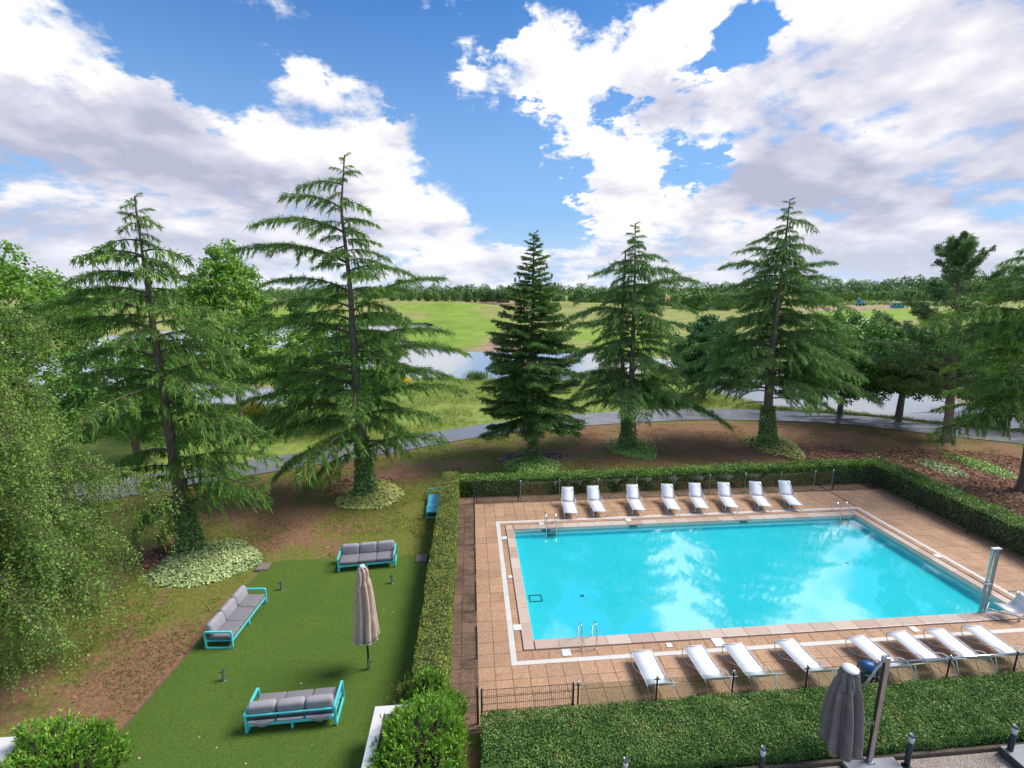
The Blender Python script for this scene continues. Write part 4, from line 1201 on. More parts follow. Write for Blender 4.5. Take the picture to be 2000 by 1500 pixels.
# --- weeping birch in the left foreground
r = np.random.RandomState(41)
root = empty('weeping_birch', (-16.6, 12.9, 0), 0, 'weeping birch with hanging pale green curtains filling the left edge', 'tree')
tq = QB(); tr = np.array([[0, 0, -.1], [.1, .1, 3.6], [.0, .2, 7.2], [.25, .1, 9.8], [.6, 0, 11.3]])
tq.add(qtube(tr, [.28, .2, .15, .09, .03], 10), 0)
lp = []; ld = []; ln_ = []; tw = QB()
nl = 54
for i in range(nl):
    a_ = r.uniform(-1.9, 1.9) if i > 9 else r.uniform(-.55, .35); z = r.uniform(2.8, 10.7); Lb = r.uniform(2.3, 5.7) * (1.05 - (z - 2.8) / 15)
    if abs(a_) > 1.2: Lb *= .8
    if i <= 9: z = 2.4 + i * .30; Lb = r.uniform(3.6, 4.9)
    b = np.array([np.interp(z, tr[:, 2], tr[:, k]) for k in range(3)])
    dr_ = np.array([math.cos(a_), math.sin(a_), 0])
    s = np.linspace(0, 1, 9)
    ax = b + dr_ * (Lb * s)[:, None] + np.array([0, 0, 1.0]) * (Lb * (.42 * s - .60 * s ** 2.2))[:, None] + np.cumsum(r.normal(0, .05, (9, 3)), 0)
    tw.add(qtube(ax, .030 * (1 - s) + .006, 5), 0)
    for j in range(50):
        t = r.uniform(.22, 1.0); p0 = np.array([np.interp(t, s, ax[:, k]) for k in range(3)])
        sd = norm(np.array([-dr_[1], dr_[0], 0]) * r.uniform(-1, 1) + dr_ * .5 + r.normal(0, .2, 3)); l1 = r.uniform(.15, 1.05)
        hang = r.uniform(.8, 3.2) * (1.0 if p0[2] > 3 else .7)
        hang = min(hang, max(p0[2] - .45, .3))
        u = np.linspace(0, 1, 7)
        st = p0 + sd * (l1 * np.sqrt(u))[:, None] - np.array([0, 0, 1.0]) * (hang * u ** 1.5)[:, None] + r.normal(0, .03, (7, 3))
        tw.add(qtube(st, np.linspace(.007, .003, 7), 3), 0)
        k = int(hang * 33) + 15; tt = r.rand(k)
        pp_ = np.stack([np.interp(tt, u, st[:, q_]) for q_ in range(3)], -1) + r.normal(0, .045, (k, 3))
        lp.append(pp_); ld.append(np.array([0, 0, -.8]) + r.normal(0, .6, (k, 3)))
obj('trunk', tq.mesh('trunk', [M['bark_birch']], True), root)
obj('hanging_twigs', tw.mesh('hanging_twigs', [M['twig']]), root)
lp = np.concatenate(lp); ld = np.concatenate(ld); q = QB(); k = len(lp)
q.add(cards(lp, ld, r.normal(0, 1, (k, 3)), r.uniform(.05, .09, k), r.uniform(.032, .058, k)), 0)
obj('crown', q.mesh('crown', [M['birch_leaf']]), root)
print('birch leaves', k)
# ------------------------------------------------------------------ hedges


def fr2w(u, v): return FO[0] + FU[0] * u + FV[0] * v, FO[1] + FU[1] * u + FV[1] * v


def hedge(name, label, runs, leaf, size, seed, dens, dens_side, sides='uUvV'):
    """runs: list of (u0,u1,v0,v1,zfun) boxes clipped to a trimmed hedge; leaves on every face of it"""
    r = np.random.RandomState(seed)
    root = empty(name, P((runs[0][0] + runs[0][1]) / 2, (runs[0][2] + runs[0][3]) / 2, 0), 0, label, 'hedge')
    inv = root.location
    core = MF(); PT = []; NN = []
    for (u0, u1, v0, v1, zf) in runs:
        n = max(2, int(max(u1 - u0, v1 - v0) / 0.5))
        du = (u1 - u0) > (v1 - v0)
        for i in range(n):
            a, b = i / n, (i + 1) / n
            if du: x0, x1, y0, y1 = u0 + (u1 - u0) * a, u0 + (u1 - u0) * b, v0, v1
            else: x0, x1, y0, y1 = u0, u1, v0 + (v1 - v0) * a, v0 + (v1 - v0) * b
            i_ = .09
            za = float(min(zf((x0 + x1) / 2, y0 + .1), zf((x0 + x1) / 2, y1 - .1))) - .10
            core.box(x0 + (0 if du and i else i_), x1 - (0 if du and i < n - 1 else i_), y0 + (0 if not du and i else i_), y1 - (0 if not du and i < n - 1 else i_), -.02, max(za, .08))
        k = int((u1 - u0) * (v1 - v0) * dens)
        x = r.uniform(u0, u1, k); y = r.uniform(v0, v1, k); z = np.array(zf(x, y)) * np.ones(k)
        edge = np.minimum(np.minimum(x - u0, u1 - x), np.minimum(y - v0, v1 - y))
        z = z - .10 * np.clip(1 - edge / .13, 0, 1) ** 2 - np.abs(r.normal(0, .035, k)) + (fbm(x * 1.6, y * 1.6, 4) - .45) * .26
        z = z + (r.rand(k) < .05) * r.uniform(.02, .12, k)          # stray shoots
        PT.append(np.stack([x, y, z], 1)); NN.append(np.tile([0, 0, 1.0], (k, 1)))
        for ch, (fix, lo, hi, nv) in {'u': (u0, v0, v1, (-1, 0, 0)), 'U': (u1, v0, v1, (1, 0, 0)), 'v': (v0, u0, u1, (0, -1, 0)), 'V': (v1, u0, u1, (0, 1, 0))}.items():
            if ch not in sides: continue
            k = int((hi - lo) * 1.1 * dens_side); t = r.uniform(lo, hi, k); h = r.rand(k)
            xx, yy = (np.full(k, fix), t) if ch in 'uU' else (t, np.full(k, fix))
            z = np.array(zf(xx, yy)) * (h * .97 + .02)
            off = -np.abs(r.normal(0, .035, k)) + (fbm(t * 2.1, z * 2.1 + fix, 3) - .45) * .16
            PT.append(np.stack([xx + nv[0] * off, yy + nv[1] * off, z], 1)); NN.append(np.tile(nv, (k, 1)).astype(float))
    o = core.build('twig_core', M['hedge_core']); o.parent = root; o.matrix_parent_inverse = Matrix.Translation(-inv)
    PT = np.concatenate(PT); NN = np.concatenate(NN)
    wx, wy = fr2w(PT[:, 0], PT[:, 1]); PW_ = np.stack([wx - inv.x, wy - inv.y, PT[:, 2]], 1)
    k = len(PW_); nn = NN + r.normal(0, .55, (k, 3))
    d = np.cross(nn, r.normal(0, 1, (k, 3))) + NN * .5
    q = QB(); q.add(cards(PW_, d, nn, r.uniform(.7, 1.35, k) * size, r.uniform(.5, .8, k) * size), 0)
    obj('foliage', q.mesh('foliage', [M[leaf]]), root)
    return root


hedge('clipped_hedge', 'long narrow clipped hedge between the green turf and the pool terrace', [(-3.50, -2.60, -2.7, 11.7, lambda u, v: 1.18 + 0 * np.asarray(v))], 'hedge', .050, 51, 1500, 620)
hedge('clipped_hedge', 'clipped hedge along the back of the pool behind the glass fence', [(-2.60, 20.95, 10.85, 11.70, lambda u, v: 1.02 + .18 * sstep(np.asarray(u, float), 4, 20) + 0 * np.asarray(v))], 'hedge_dark', .085, 52, 520, 420, 'uUv')
hedge('clipped_hedge', 'clipped hedge running along the right side of the terrace', [(20.95, 22.25, -6.0, 11.75, lambda u, v: 1.20 + 0 * np.asarray(v))], 'hedge_dark', .085, 53, 420, 330, 'uvV')
hedge('low_hedge', 'wide low trimmed hedge in front of the near loungers', [(-1.75, 15.5, -4.50, -3.02, lambda u, v: .40 + .22 * (np.asarray(v, float) + 4.5) / 1.48)], 'ivy_hedge', .046, 54, 3000, 1100, 'uUvV')

# ------------------------------------------------------------------ shrubs


def shoot_shrub(name, label, loc, rx, ry, h, n, leaf, seed, lsize=.075, cat='shrub'):
    r = np.random.RandomState(seed); root = empty(name, loc, 0, label, cat)
    cen = norm(r.normal(0, 1, (n, 3))); cen[:, 2] = np.abs(cen[:, 2])
    lump = .58 + .92 * fbm(cen[:, 0] * 2.2 + 9 + seed, cen[:, 1] * 2.2 + cen[:, 2] * 2 + 4, 3)
    cen = cen * np.array([rx, ry, h]) * (lump * r.uniform(.55, 1.0, n) ** .35)[:, None]
    PT = []; DD = []; st = QB()
    for c_ in cen:
        out = norm(c_ * np.array([1, 1, .5])); d = norm(np.array([0, 0, 1.0]) + out * .55 + r.normal(0, .18, 3)); L = r.uniform(.16, .34)
        k = 15; t = r.rand(k)
        PT.append(c_ + d * (L * t)[:, None]); DD.append(d * 1.0 + r.normal(0, .42, (k, 3)))
        st.add(qtube(np.array([c_ * .80, c_, c_ + d * L]), [.008, .006, .003], 3), 0)
    for i in range(0, n, 9): st.add(qtube(np.array([[0, 0, 0], cen[i] * .45 + [0, 0, .1], cen[i]]), [.03, .018, .006], 4), 0)
    obj('stems', st.mesh('stems', [M['twig']]), root)
    PT = np.concatenate(PT); DD = np.concatenate(DD); k = len(PT)
    q = QB(); q.add(cards(PT, DD, r.normal(0, 1, (k, 3)), r.uniform(.7, 1.3, k) * lsize, r.uniform(.22, .36, k) * lsize), 0)
    obj('foliage', q.mesh('foliage', [M[leaf]]), root)
    return root


wall = empty('planter_wall', P(-4.2, -3.15, 0), FA, 'white low planter wall with an angled corner beside the green shrub', 'wall')
for (x0, x1, y0, y1) in ((-.10, .10, -3.6, .10), (.10, 1.75, -.10, .10)):
    MB().bevbox(x0, x1, y0, y1, -.02, .97, .008, 1).build('wall_face', M['white_render'], wall)
MB().bevbox(-.12, .12, -3.6, .12, .97, 1.0, .006, 1).build('coping_cap', M['white_render'], wall)
MB().bevbox(.12, 1.77, -.12, .12, .97, 1.0, .006, 1).build('coping_cap', M['white_render'], wall)
MB().box(.10, 1.9, -3.6, -.10, -.02, .80).build('planter_soil', M['hedge_core'], wall)
shoot_shrub('shrub', 'bright green upright shrub growing inside the white planter', P(-3.0, -4.25, .78), .98, 1.15, .80, 900, 'shrub', 61, .10)
shoot_shrub('shrub', 'bright green shrub behind the planter at the end of the hedge', P(-2.9, -2.75, 0), .80, .60, 1.25, 520, 'shrub', 62, .10)
shoot_shrub('shrub', 'thin reddish shrub at the near end of the narrow hedge', P(-3.72, -2.35, 0), .30, .42, .95, 110, 'hedge', 64, .07)
q = at(118, 1470, .7)
shoot_shrub('shrub', 'rounded bright green shrub in the lower left corner', (q[0], q[1], 0), 1.25, .95, 1.15, 950, 'shrub', 63, .095)
q = at(14, 1462, .6)
pb = empty('planter_wall', (q[0] - .4, q[1] + .02, 0), FA, 'pale stone planter edge at the lower left corner', 'wall')
MB().bevbox(-.55, .55, -.9, .28, 0, .6, .02, 1).build('wall_face', M['white_render'], pb)

# ------------------------------------------------------------------ ground cover round the trunks


def mound(name, label, cx, cy, rx, ry, h, leaf, seed, n, size, cat='ground cover', rot=0.0, kind=None):
    r = np.random.RandomState(seed); z0 = gz(cx, cy)
    root = empty(name, (cx, cy, z0), rot, label, cat)
    a = r.rand(n) * 6.283; rr = np.sqrt(r.rand(n)); w = 1 + .06 * np.sin(a * 3 + seed) + .04 * np.sin(a * 5 + 1)
    x = np.cos(a) * rr * rx * w; y = np.sin(a) * rr * ry * w; z = h * (1 - rr ** 2.4) + r.uniform(-.01, .05, n)
    nn = np.stack([x / rx * .5, y / ry * .5, np.ones(n)], 1) + r.normal(0, .4, (n, 3))
    q = QB(); q.add(cards(np.stack([x, y, z], 1), np.cross(nn, r.normal(0, 1, (n, 3))), nn, r.uniform(.7, 1.3, n) * size, r.uniform(.55, .85, n) * size), 0)
    obj('leaves', q.mesh('leaves', [M[leaf]]), root)
    m = 20; vs = [(0, 0, h * .85)]; fs = []
    for k in range(1, 4):
        for j in range(m):
            an = 6.283 * j / m; ww = 1 + .06 * math.sin(an * 3 + seed) + .04 * math.sin(an * 5 + 1); q_ = k / 3.0 * .95
            vs.append((math.cos(an) * rx * ww * q_, math.sin(an) * ry * ww * q_, max(h * (1 - q_ ** 2.4) - .03, -.01)))
    for j in range(m): fs.append((0, 1 + j, 1 + (j + 1) % m))
    for k in range(2):
        for j in range(m): fs.append((1 + k * m + j, 1 + (k + 1) * m + j, 1 + (k + 1) * m + (j + 1) % m, 1 + k * m + (j + 1) % m))
    MB().add(vs, fs).build('soil', M['hedge_core'], root, True)
    return root


def moundpx(name, label, px0, px1, py0, py1, *a, **k):
    cx = (px0 + px1) / 2; c0 = at(cx, py1); c1 = at(cx, py0); l = at(px0, (py0 + py1) / 2); r_ = at(px1, (py0 + py1) / 2)
    mound(name, label, (c0[0] + c1[0]) / 2, (c0[1] + c1[1]) / 2, (r_[0] - l[0]) / 2, (c1[1] - c0[1]) / 2, *a, **k)


moundpx('ivy_patch', 'large pale variegated ivy mound at the foot of the leftmost cedar', 305, 500, 1055, 1150, .22, 'ivy_pale', 71, 6500, .10)
moundpx('ivy_patch', 'yellow variegated ivy mound at the foot of the tallest cedar', 664, 786, 940, 998, .20, 'ivy_yellow', 72, 5200, .11)
moundpx('ivy_patch', 'grass green ivy patch at the foot of the narrow fir', 985, 1095, 893, 925, .30, 'ivy_green', 73, 3200, .12)
moundpx('ivy_patch', 'round flat green ivy patch at the foot of the twin-stemmed cedar', 1186, 1284, 857, 897, .12, 'ivy_green', 74, 3600, .12)
moundpx('ivy_patch', 'yellow green ivy mound at the foot of the dense cedar', 1464, 1556, 850, 896, .55, 'ivy_yellow', 75, 3200, .13)
moundpx('ivy_patch', 'small cream variegated ivy patch on the bark bed below the pine', 1806, 1868, 896, 932, .10, 'ivy_pale', 76, 900, .13)
moundpx('ivy_patch', 'green ivy patch on the bark bed near the right edge', 1880, 1942, 884, 938, .16, 'ivy_green', 77, 1800, .12)


def chips(name, label, areas, mat, seed, size, n):
    r = np.random.RandomState(seed); q = QB()
    for (px, py, rx, ry, k) in areas:
        c0 = at(px, py); a = r.rand(k) * 6.283; rr = np.sqrt(r.rand(k)); x = c0[0] + np.cos(a) * rr * rx; y = c0[1] + np.sin(a) * rr * ry
        z = gzs(x, y) + r.uniform(.0, .05, k)
        nn = np.array([0, 0, 1.0]) + r.normal(0, .35, (k, 3))
        q.add(cards(np.stack([x, y, z], 1), np.cross(nn, r.normal(0, 1, (k, 3))), nn, r.uniform(.6, 1.4, k) * size, r.uniform(.3, .7, k) * size), 0)
    return tag(obj(name, q.mesh(name, [M[mat]])), label, 'mulch', kind='stuff')


chips('bark_mulch', 'reddish bark mulch around the left cedar and on the right hand bed', [(335, 1085, 1.25, 1.0, 2200), (705, 948, 1.9, 1.5, 1500), (1890, 915, 6.0, 3.6, 9000), (1985, 980, 3.0, 3.0, 3200), (1590, 885, 3.2, 2.2, 3200)], 'mulch', 81, .15, 0)
chips('bark_mulch', 'greyish pink bark chips either side of the narrow fir', [(1005, 897, 1.1, 1.3, 1100), (1075, 893, 1.0, 1.2, 900), (1235, 862, 2.2, 1.0, 1000)], 'mulch_grey', 82, .15, 0)

# ------------------------------------------------------------------ grass, fallen leaves


def blades(name, label, x, y, mat, seed, h0, h1, w, per=3, cat='grass', spread=.05):
    r = np.random.RandomState(seed); n = len(x)
    x = np.repeat(x, per) + r.normal(0, spread, n * per); y = np.repeat(y, per) + r.normal(0, spread, n * per)
    z = gzs(x, y) - .015; d = np.array([0, 0, 1.0]) + r.normal(0, .38, (n * per, 3))
    q = QB(); q.add(cards(np.stack([x, y, z], 1), d, r.normal(0, 1, (n * per, 3)), r.uniform(h0, h1, n * per), w), 0)
    return tag(obj(name, q.mesh(name, [M[mat]])), label, cat, kind='stuff')


r = np.random.RandomState(91)
n = 60000
a = r.uniform(-1.02, .98, n); yy = r.uniform(33, 66, n); xx = a * yy * 1.1
pfx = [at(*q)[0] / at(*q)[1] for q in PATH_F]; pfy = [at(*q)[1] for q in PATH_F]
ok = yy > np.interp(xx / yy, pfx, pfy) + .15
zt_, dd_, ww_ = terrain(xx, yy); ok &= ~ww_
ok &= (fbm(xx / 4, yy / 4) > .36)
blades('rough_grass', 'tall pale rough grass between the path and the lake', xx[ok], yy[ok], 'rough_grass', 92, .16, .42, .035, 3, spread=.12)
n = 90000
yy = 9 + 29 * r.rand(n) ** .8; a = r.uniform(-1.12, 1.12, n); xx = a * yy
uu = (xx - FO[0]) * FU[0] + (yy - FO[1]) * FU[1]; vv = (xx - FO[0]) * FV[0] + (yy - FO[1]) * FV[1]
pnx = [at(*q)[0] / at(*q)[1] for q in PATH_N]; pny = [at(*q)[1] for q in PATH_N]
ok = (yy < np.interp(xx / yy, pnx, pny) - .1) & ~((uu > -10.9) & (uu < -3.2) & (vv < 5.45)) & ~((uu > -3.5) & (uu < 22.3) & (vv < 11.7)) & (fbm(xx / 1.6, yy / 1.6) > .45)
blades('lawn_grass', 'worn short lawn grass under the trees', xx[ok], yy[ok], 'lawn_grass', 93, .035, .10, .026, 3, spread=.09)
n = 26000
yy = 9 + 29 * r.rand(n) ** .8; xx = r.uniform(-1.12, 1.12, n) * yy
uu = (xx - FO[0]) * FU[0] + (yy - FO[1]) * FU[1]; vv = (xx - FO[0]) * FV[0] + (yy - FO[1]) * FV[1]
ok = (yy < np.interp(xx / yy, pnx, pny) - .1) & ~((uu > -10.8) & (uu < -3.2) & (vv < 5.40)) & ~((uu > -3.5) & (uu < 22.3) & (vv < 11.7)) & (fbm(xx / 2.1 + 8, yy / 2.1) > .42)
xx, yy = xx[ok], yy[ok]; k = len(xx); nn = np.array([0, 0, 1.0]) + r.normal(0, .25, (k, 3))
q = QB(); q.add(cards(np.stack([xx, yy, gzs(xx, yy) + r.uniform(0, .03, k)], 1), np.cross(nn, r.normal(0, 1, (k, 3))), nn, r.uniform(.06, .20, k), r.uniform(.02, .06, k)), 0)
tag(obj('needle_litter', q.mesh('needle_litter', [M['needle_litter']])), 'brown needle and twig litter on the lawn under the trees', 'litter', kind='stuff')
pl = []
for px, py in ((846, 1150), (790, 1180), (770, 1195), (748, 1190), (700, 1075), (576, 1122), (480, 1050), (812, 1170), (455, 1310), (388, 1440), (610, 1455), (560, 1380), (836, 1140), (900, 905), (930, 898), (1010, 915), (425, 1458), (480, 1490), (730, 1215), (640, 1070), (270, 1480), (150, 1360), (60, 1395), (590, 1335), (1300, 1345), (932, 1190)):
    q_ = at(px, py, .03); pl.append((q_[0], q_[1], .035))
pl = np.array(pl); r = np.random.RandomState(3); k = len(pl)
q = QB(); q.add(cards(pl, np.cross(np.array([0, 0, 1.0]) + r.normal(0, .3, (k, 3)), r.normal(0, 1, (k, 3))), np.array([0, 0, 1.0]) + r.normal(0, .3, (k, 3)), r.uniform(.04, .075, k), r.uniform(.03, .05, k)), 0)
tag(obj('fallen_leaves', q.mesh('fallen_leaves', [M['litter']])), 'scattered pale fallen leaves on turf and lawn', 'leaves', kind='stuff')
# ------------------------------------------------------------------ fences


def wire_panel(L, H_, mat):
    """welded mesh panel along +X"""
    b = MB()
    k = int(L / .05)
    for i in range(k + 1): b.box(i * L / k - .0035, i * L / k + .0035, -.0035, .0035, .04, H_)
    for z in (.06, .26, .46, .66, .86, H_ - .02): b.box(0, L, .004, .012, z - .005, z + .005)
    return b.mesh('wire_mesh', mat)


def fence_post(H_, mat, sq=True):
    b = MB()
    if sq: b.bevbox(-.025, .025, -.025, .025, 0, H_, .004, 1)
    else: b.lathe([(.024, 0), (.024, H_)], 10)
    return b.mesh('post', mat)


FH = 1.10
sq_post = fence_post(FH + .02, M['green_metal']); rd_post = fence_post(FH, M['alu'], False); dk_post = fence_post(FH, M['black_metal'], False)
cap_m = MB().lathe([(.0, FH), (.034, FH), (.034, FH + .03), (.024, FH + .055), (.0, FH + .06)], 10).mesh('post_cap', M['chrome'], True)
clip_m = MB().bevbox(-.075, .075, -.014, .014, FH - .07, FH - .035, .004, 1).mesh('glass_clip', M['alu'])
foot_m = MB().bevbox(-.05, .05, -.05, .05, 0, .02, .004, 1).mesh('base_plate', M['alu'])


def wire_fence(label, pts):
    """pts: pool-frame corners of the posts in order"""
    root = empty('wire_fence', P(*pts[0], .028), 0, label, 'fence')
    p0 = Vector(P(*pts[0], .028))
    for q in pts: obj('post', sq_post, root, loc=Vector(P(*q, .028)) - p0, rot=(0, 0, FA))
    for a, b in zip(pts[:-1], pts[1:]):
        A, B = Vector(P(*a, .028)), Vector(P(*b, .028)); d = B - A
        obj('wire_mesh', wire_panel(d.length, FH, M['green_metal']), root, loc=A - p0, rot=(0, 0, math.atan2(d.y, d.x)))
    return root


def glass_fence(label, us, v, post, rail=None):
    root = empty('glass_fence', P(us[0], v, .028), 0, label, 'fence'); p0 = Vector(P(us[0], v, .028))
    for u in us:
        o = obj('post', post, root, loc=Vector(P(u, v, .028)) - p0, rot=(0, 0, FA))
        for me_, nm in ((cap_m, 'post_cap'), (clip_m, 'glass_clip'), (foot_m, 'base_plate')): obj(nm, me_, o)
    for a, b in zip(us[:-1], us[1:]):
        L = b - a - .11
        MB().bevbox(-L / 2, L / 2, -.005, .005, .06, FH - .03, .002, 1).build('glass_panel', M['glass'], root, loc=Vector(P((a + b) / 2, v, .028)) - p0, rot=(0, 0, FA))
    if rail:
        a, b = Vector(P(rail[0], v, .028 + FH - .03)) - p0, Vector(P(rail[1], v, .028 + FH - .03)) - p0
        MB().tube([a, b], .022, 8).build('top_rail', M['chrome'], root, True)
    return root


wire_fence('dark wire fence along the narrow left hedge seen nearly end on', [(-1.83, v) for v in (-2.82, -.6, 1.6, 3.8, 6.0, 8.1, 10.05)])
wire_fence('short dark wire fence panel in the back left corner of the terrace', [(-1.70, 10.12), (.50, 10.14)])
wire_fence('dark wire fence panel in the back right corner of the terrace', [(18.1, 10.12), (20.45, 10.1)])
wire_fence('dark wire fence along the right side of the terrace', [(20.58, v) for v in (10.05, 7.52, 5.02, 2.5, 0.0, -2.5)])
wire_fence('dark wire fence panel at the near left corner of the terrace', [(-1.72, -2.9), (.62, -2.9)])
glass_fence('clear glass fence with steel posts behind the far loungers', [.62, 2.68, 4.77, 6.85, 8.92, 10.92, 12.95, 15.0, 16.97, 18.02], 10.14, rd_post)
glass_fence('clear glass fence with dark posts behind the near loungers', [.75, 2.83, 4.90, 6.96, 9.0, 11.09, 13.12, 15.2], -2.9, dk_post, (9.0, 15.2))

# ------------------------------------------------------------------ sun loungers
# local frame: foot at the origin side, head towards +X; seat hinge at x=1.22


def lounger_meshes():
    w = .30
    d = {}
    sl = MB()
    n = 6
    top = []
    for i in range(n + 1):
        x = 1.22 * i / n; top.append((x, .33 + .03 * math.sin(math.pi * i / n) * -.6))
    vs = []; fs = []
    for (x, z) in top:
        for yy_ in (-w, 0, w): vs.append((x, yy_, z - (.012 if yy_ == 0 else 0)))
    for (x, z) in top:
        for yy_ in (-w, 0, w): vs.append((x, yy_, z - .012 - (.012 if yy_ == 0 else 0)))
    m = (n + 1) * 3
    for i in range(n):
        for j in range(2):
            a = i * 3 + j; fs.append((a, a + 3, a + 4, a + 1)); fs.append((m + a, m + a + 1, m + a + 4, m + a + 3))
        fs.append((i * 3, m + i * 3, m + i * 3 + 3, i * 3 + 3)); fs.append((i * 3 + 2, i * 3 + 5, m + i * 3 + 5, m + i * 3 + 2))
    fs.append((0, 1, m + 1, m)); fs.append((1, 2, m + 2, m + 1)); e = n * 3
    fs.append((e, m + e, m + e + 1, e + 1)); fs.append((e + 1, m + e + 1, m + e + 2, e + 2))
    d['seat_sling'] = sl.add(vs, fs).mesh('seat_sling', M['sling'], True)
    # backrest inclined, hinge at x=1.24
    bk = MB(); an = R(46); L = .78; vs = []; fs = []
    for i in range(n + 1):
        t = i / n; cx, cz = 1.25 + math.cos(an) * L * t, .335 + math.sin(an) * L * t
        for yy_, s_ in ((-w, 0), (0, .03), (w, 0)): vs.append((cx + math.sin(an) * s_ * math.sin(math.pi * t), yy_, cz - math.cos(an) * s_ * math.sin(math.pi * t)))
    m = len(vs); vs += [(x + .012 * math.sin(an), y, z - .012 * math.cos(an)) for x, y, z in vs]
    for i in range(n):
        for j in range(2):
            a = i * 3 + j; fs.append((a, a + 3, a + 4, a + 1)); fs.append((m + a, m + a + 1, m + a + 4, m + a + 3))
        fs.append((i * 3, m + i * 3, m + i * 3 + 3, i * 3 + 3)); fs.append((i * 3 + 2, i * 3 + 5, m + i * 3 + 5, m + i * 3 + 2))
    fs.append((0, 1, m + 1, m)); fs.append((1, 2, m + 2, m + 1)); e = n * 3
    fs.append((e, m + e, m + e + 1, e + 1)); fs.append((e + 1, m + e + 1, m + e + 2, e + 2))
    d['backrest_sling'] = bk.add(vs, fs).mesh('backrest_sling', M['sling'], True)
    bf = MB(); x1, z1 = 1.25 + math.cos(an) * L, .335 + math.sin(an) * L
    bf.tube(smooth_path([(1.22, -w, .33), (x1, -w, z1), (x1, w, z1), (1.22, w, .33)], 1), .013, 6)
    bf.tube([(1.55, -w, .64), (1.72, -w * .9, .30), (1.72, w * .9, .30), (1.55, w, .64)], .010, 6)
    d['backrest_frame'] = bf.mesh('backrest_frame', M['white_tube'], True)
    for nm, s_ in (('a', -1), ('b', 1)):
        y = s_ * (w + .018); f = MB()
        # one bent tube: foot rail, front leg bow, arm bow behind, rear leg
        f.tube(smooth_path([(-.02, y, .335), (.62, y, .34), (1.22, y, .34)], 1), .014, 6)
        f.tube(smooth_path([(.0, y, .33), (-.03, y, .17), (.10, y, .015), (.34, y, .012), (.62, y, .20), (.88, y, .335)], 2), .013, 6)
        f.tube(smooth_path([(.95, y + s_ * .02, .34), (1.15, y + s_ * .05, .50), (1.42, y + s_ * .05, .46), (1.62, y + s_ * .02, .16), (1.78, y, .012)], 2), .013, 6)
        d['side_frame' + nm] = f.mesh('side_frame', M['white_tube'], True)
    b = MB(); b.tube([(0, -w - .02, .335), (0, w + .02, .335)], .014, 6); b.tube([(.2, -w - .02, .012), (.2, w + .02, .012)], .011, 6); b.tube([(1.76, -w - .02, .014), (1.76, w + .02, .014)], .011, 6)
    d['cross_bar'] = b.mesh('cross_bar', M['white_tube'], True)
    return d


LM = lounger_meshes()
ORD = ['leftmost', 'second from left', 'third from left', 'fourth from left', 'fifth from left', 'sixth from left', 'seventh from left', 'rightmost']


def lounger(label, foot, head_dir, group):
    root = empty('sun_lounger', (foot[0], foot[1], .030), head_dir, label, 'sun lounger', group)
    for k, me_ in LM.items(): obj(k.rstrip('ab') if k.startswith('side') else k, me_, root)
    return root


def fru(px, py, z):
    q = at(px, py, z)[:2] - FO; return float(q @ FU), float(q @ FV)


# far row: picked foot corners (left, right) and the hinge
far = [((1104, 1003), (1127, 1003), (1099, 981)), ((1160, 1000), (1183, 1000), (1150, 978)), ((1236, 997), (1260, 997), (1226, 975)), ((1304, 996), (1330, 995), (1293, 974)),
       ((1359, 993), (1385, 993), (1347, 971)), ((1418, 992), (1442, 991), (1404, 969)), ((1483, 990), (1507, 989), (1466, 967)), ((1543, 988), (1568, 987), (1523, 965))]
for i, (l, r_, h) in enumerate(far):
    a = np.array(fru(*l, .33)); b = np.array(fru(*r_, .33)); hh = np.array(fru(*h, .35))
    c_ = (a + b) / 2; d = hh - a; ang_ = math.atan2(d[1], d[0])
    lounger(f'white sling lounger on the far side of the pool, {ORD[i]} of its row', P(*c_), FA + ang_, 'loungers on the far side of the pool')
near_ = [((1236, 1274), (1270, 1272), (1268, 1342)), ((1336, 1265), (1370, 1262), (1379, 1331)), ((1414, 1260), (1448, 1258), (1463, 1324)), ((1515, 1253), (1550, 1250), (1577, 1316)),
         ((1654, 1246), (1688, 1243), (1728, 1306)), ((1734, 1237), (1768, 1233), (1810, 1298)), ((1808, 1231), (1842, 1229), (1886, 1292)), ((1881, 1226), (1915, 1222), (1964, 1285))]
for i, (l, r_, h) in enumerate(near_):
    a = np.array(fru(*l, .33)); b = np.array(fru(*r_, .33)); hh = np.array(fru(*h, .35))
    c_ = (a + b) / 2; d = hh - a; ang_ = math.atan2(d[1], d[0])
    if i == 0: print('lounger0', a, b, hh, math.degrees(ang_))
    lounger(f'white sling lounger on the near side of the pool, {ORD[i]} of its row', P(*c_), FA + ang_, 'loungers on the near side of the pool')

# ------------------------------------------------------------------ outdoor sofas
SL, SD = 2.22, .86           # length along X, depth along Y (back at +Y)


def loop_frame(x, w=.055, H_=.60):
    """rounded flat-bar loop at one end of the sofa"""
    b = MB(); r_ = .06; pts = []
    for (cy, cz, a0) in ((SD - r_, r_, -90), (SD - r_, H_ - r_, 0), (r_, H_ - r_, 90), (r_, r_, 180)):
        for k in range(5): a = R(a0 + k * 22.5); pts.append((cy + r_ * math.cos(a), cz + r_ * math.sin(a)))
    n = len(pts); cy0, cz0 = SD / 2, H_ / 2; t = .042
    vs = []
    for (y, z) in pts:
        iy = cy0 + (y - cy0) * (1 - t / (SD / 2)); iz = cz0 + (z - cz0) * (1 - t / (H_ / 2))
        vs += [(x - w / 2, y, z), (x + w / 2, y, z), (x + w / 2, iy, iz), (x - w / 2, iy, iz)]
    fs = []
    for i in range(n):
        j = (i + 1) % n
        for k in range(4): fs.append((i * 4 + k, j * 4 + k, j * 4 + (k + 1) % 4, i * 4 + (k + 1) % 4))
    b.add(vs, [f[::-1] for f in fs]); return b


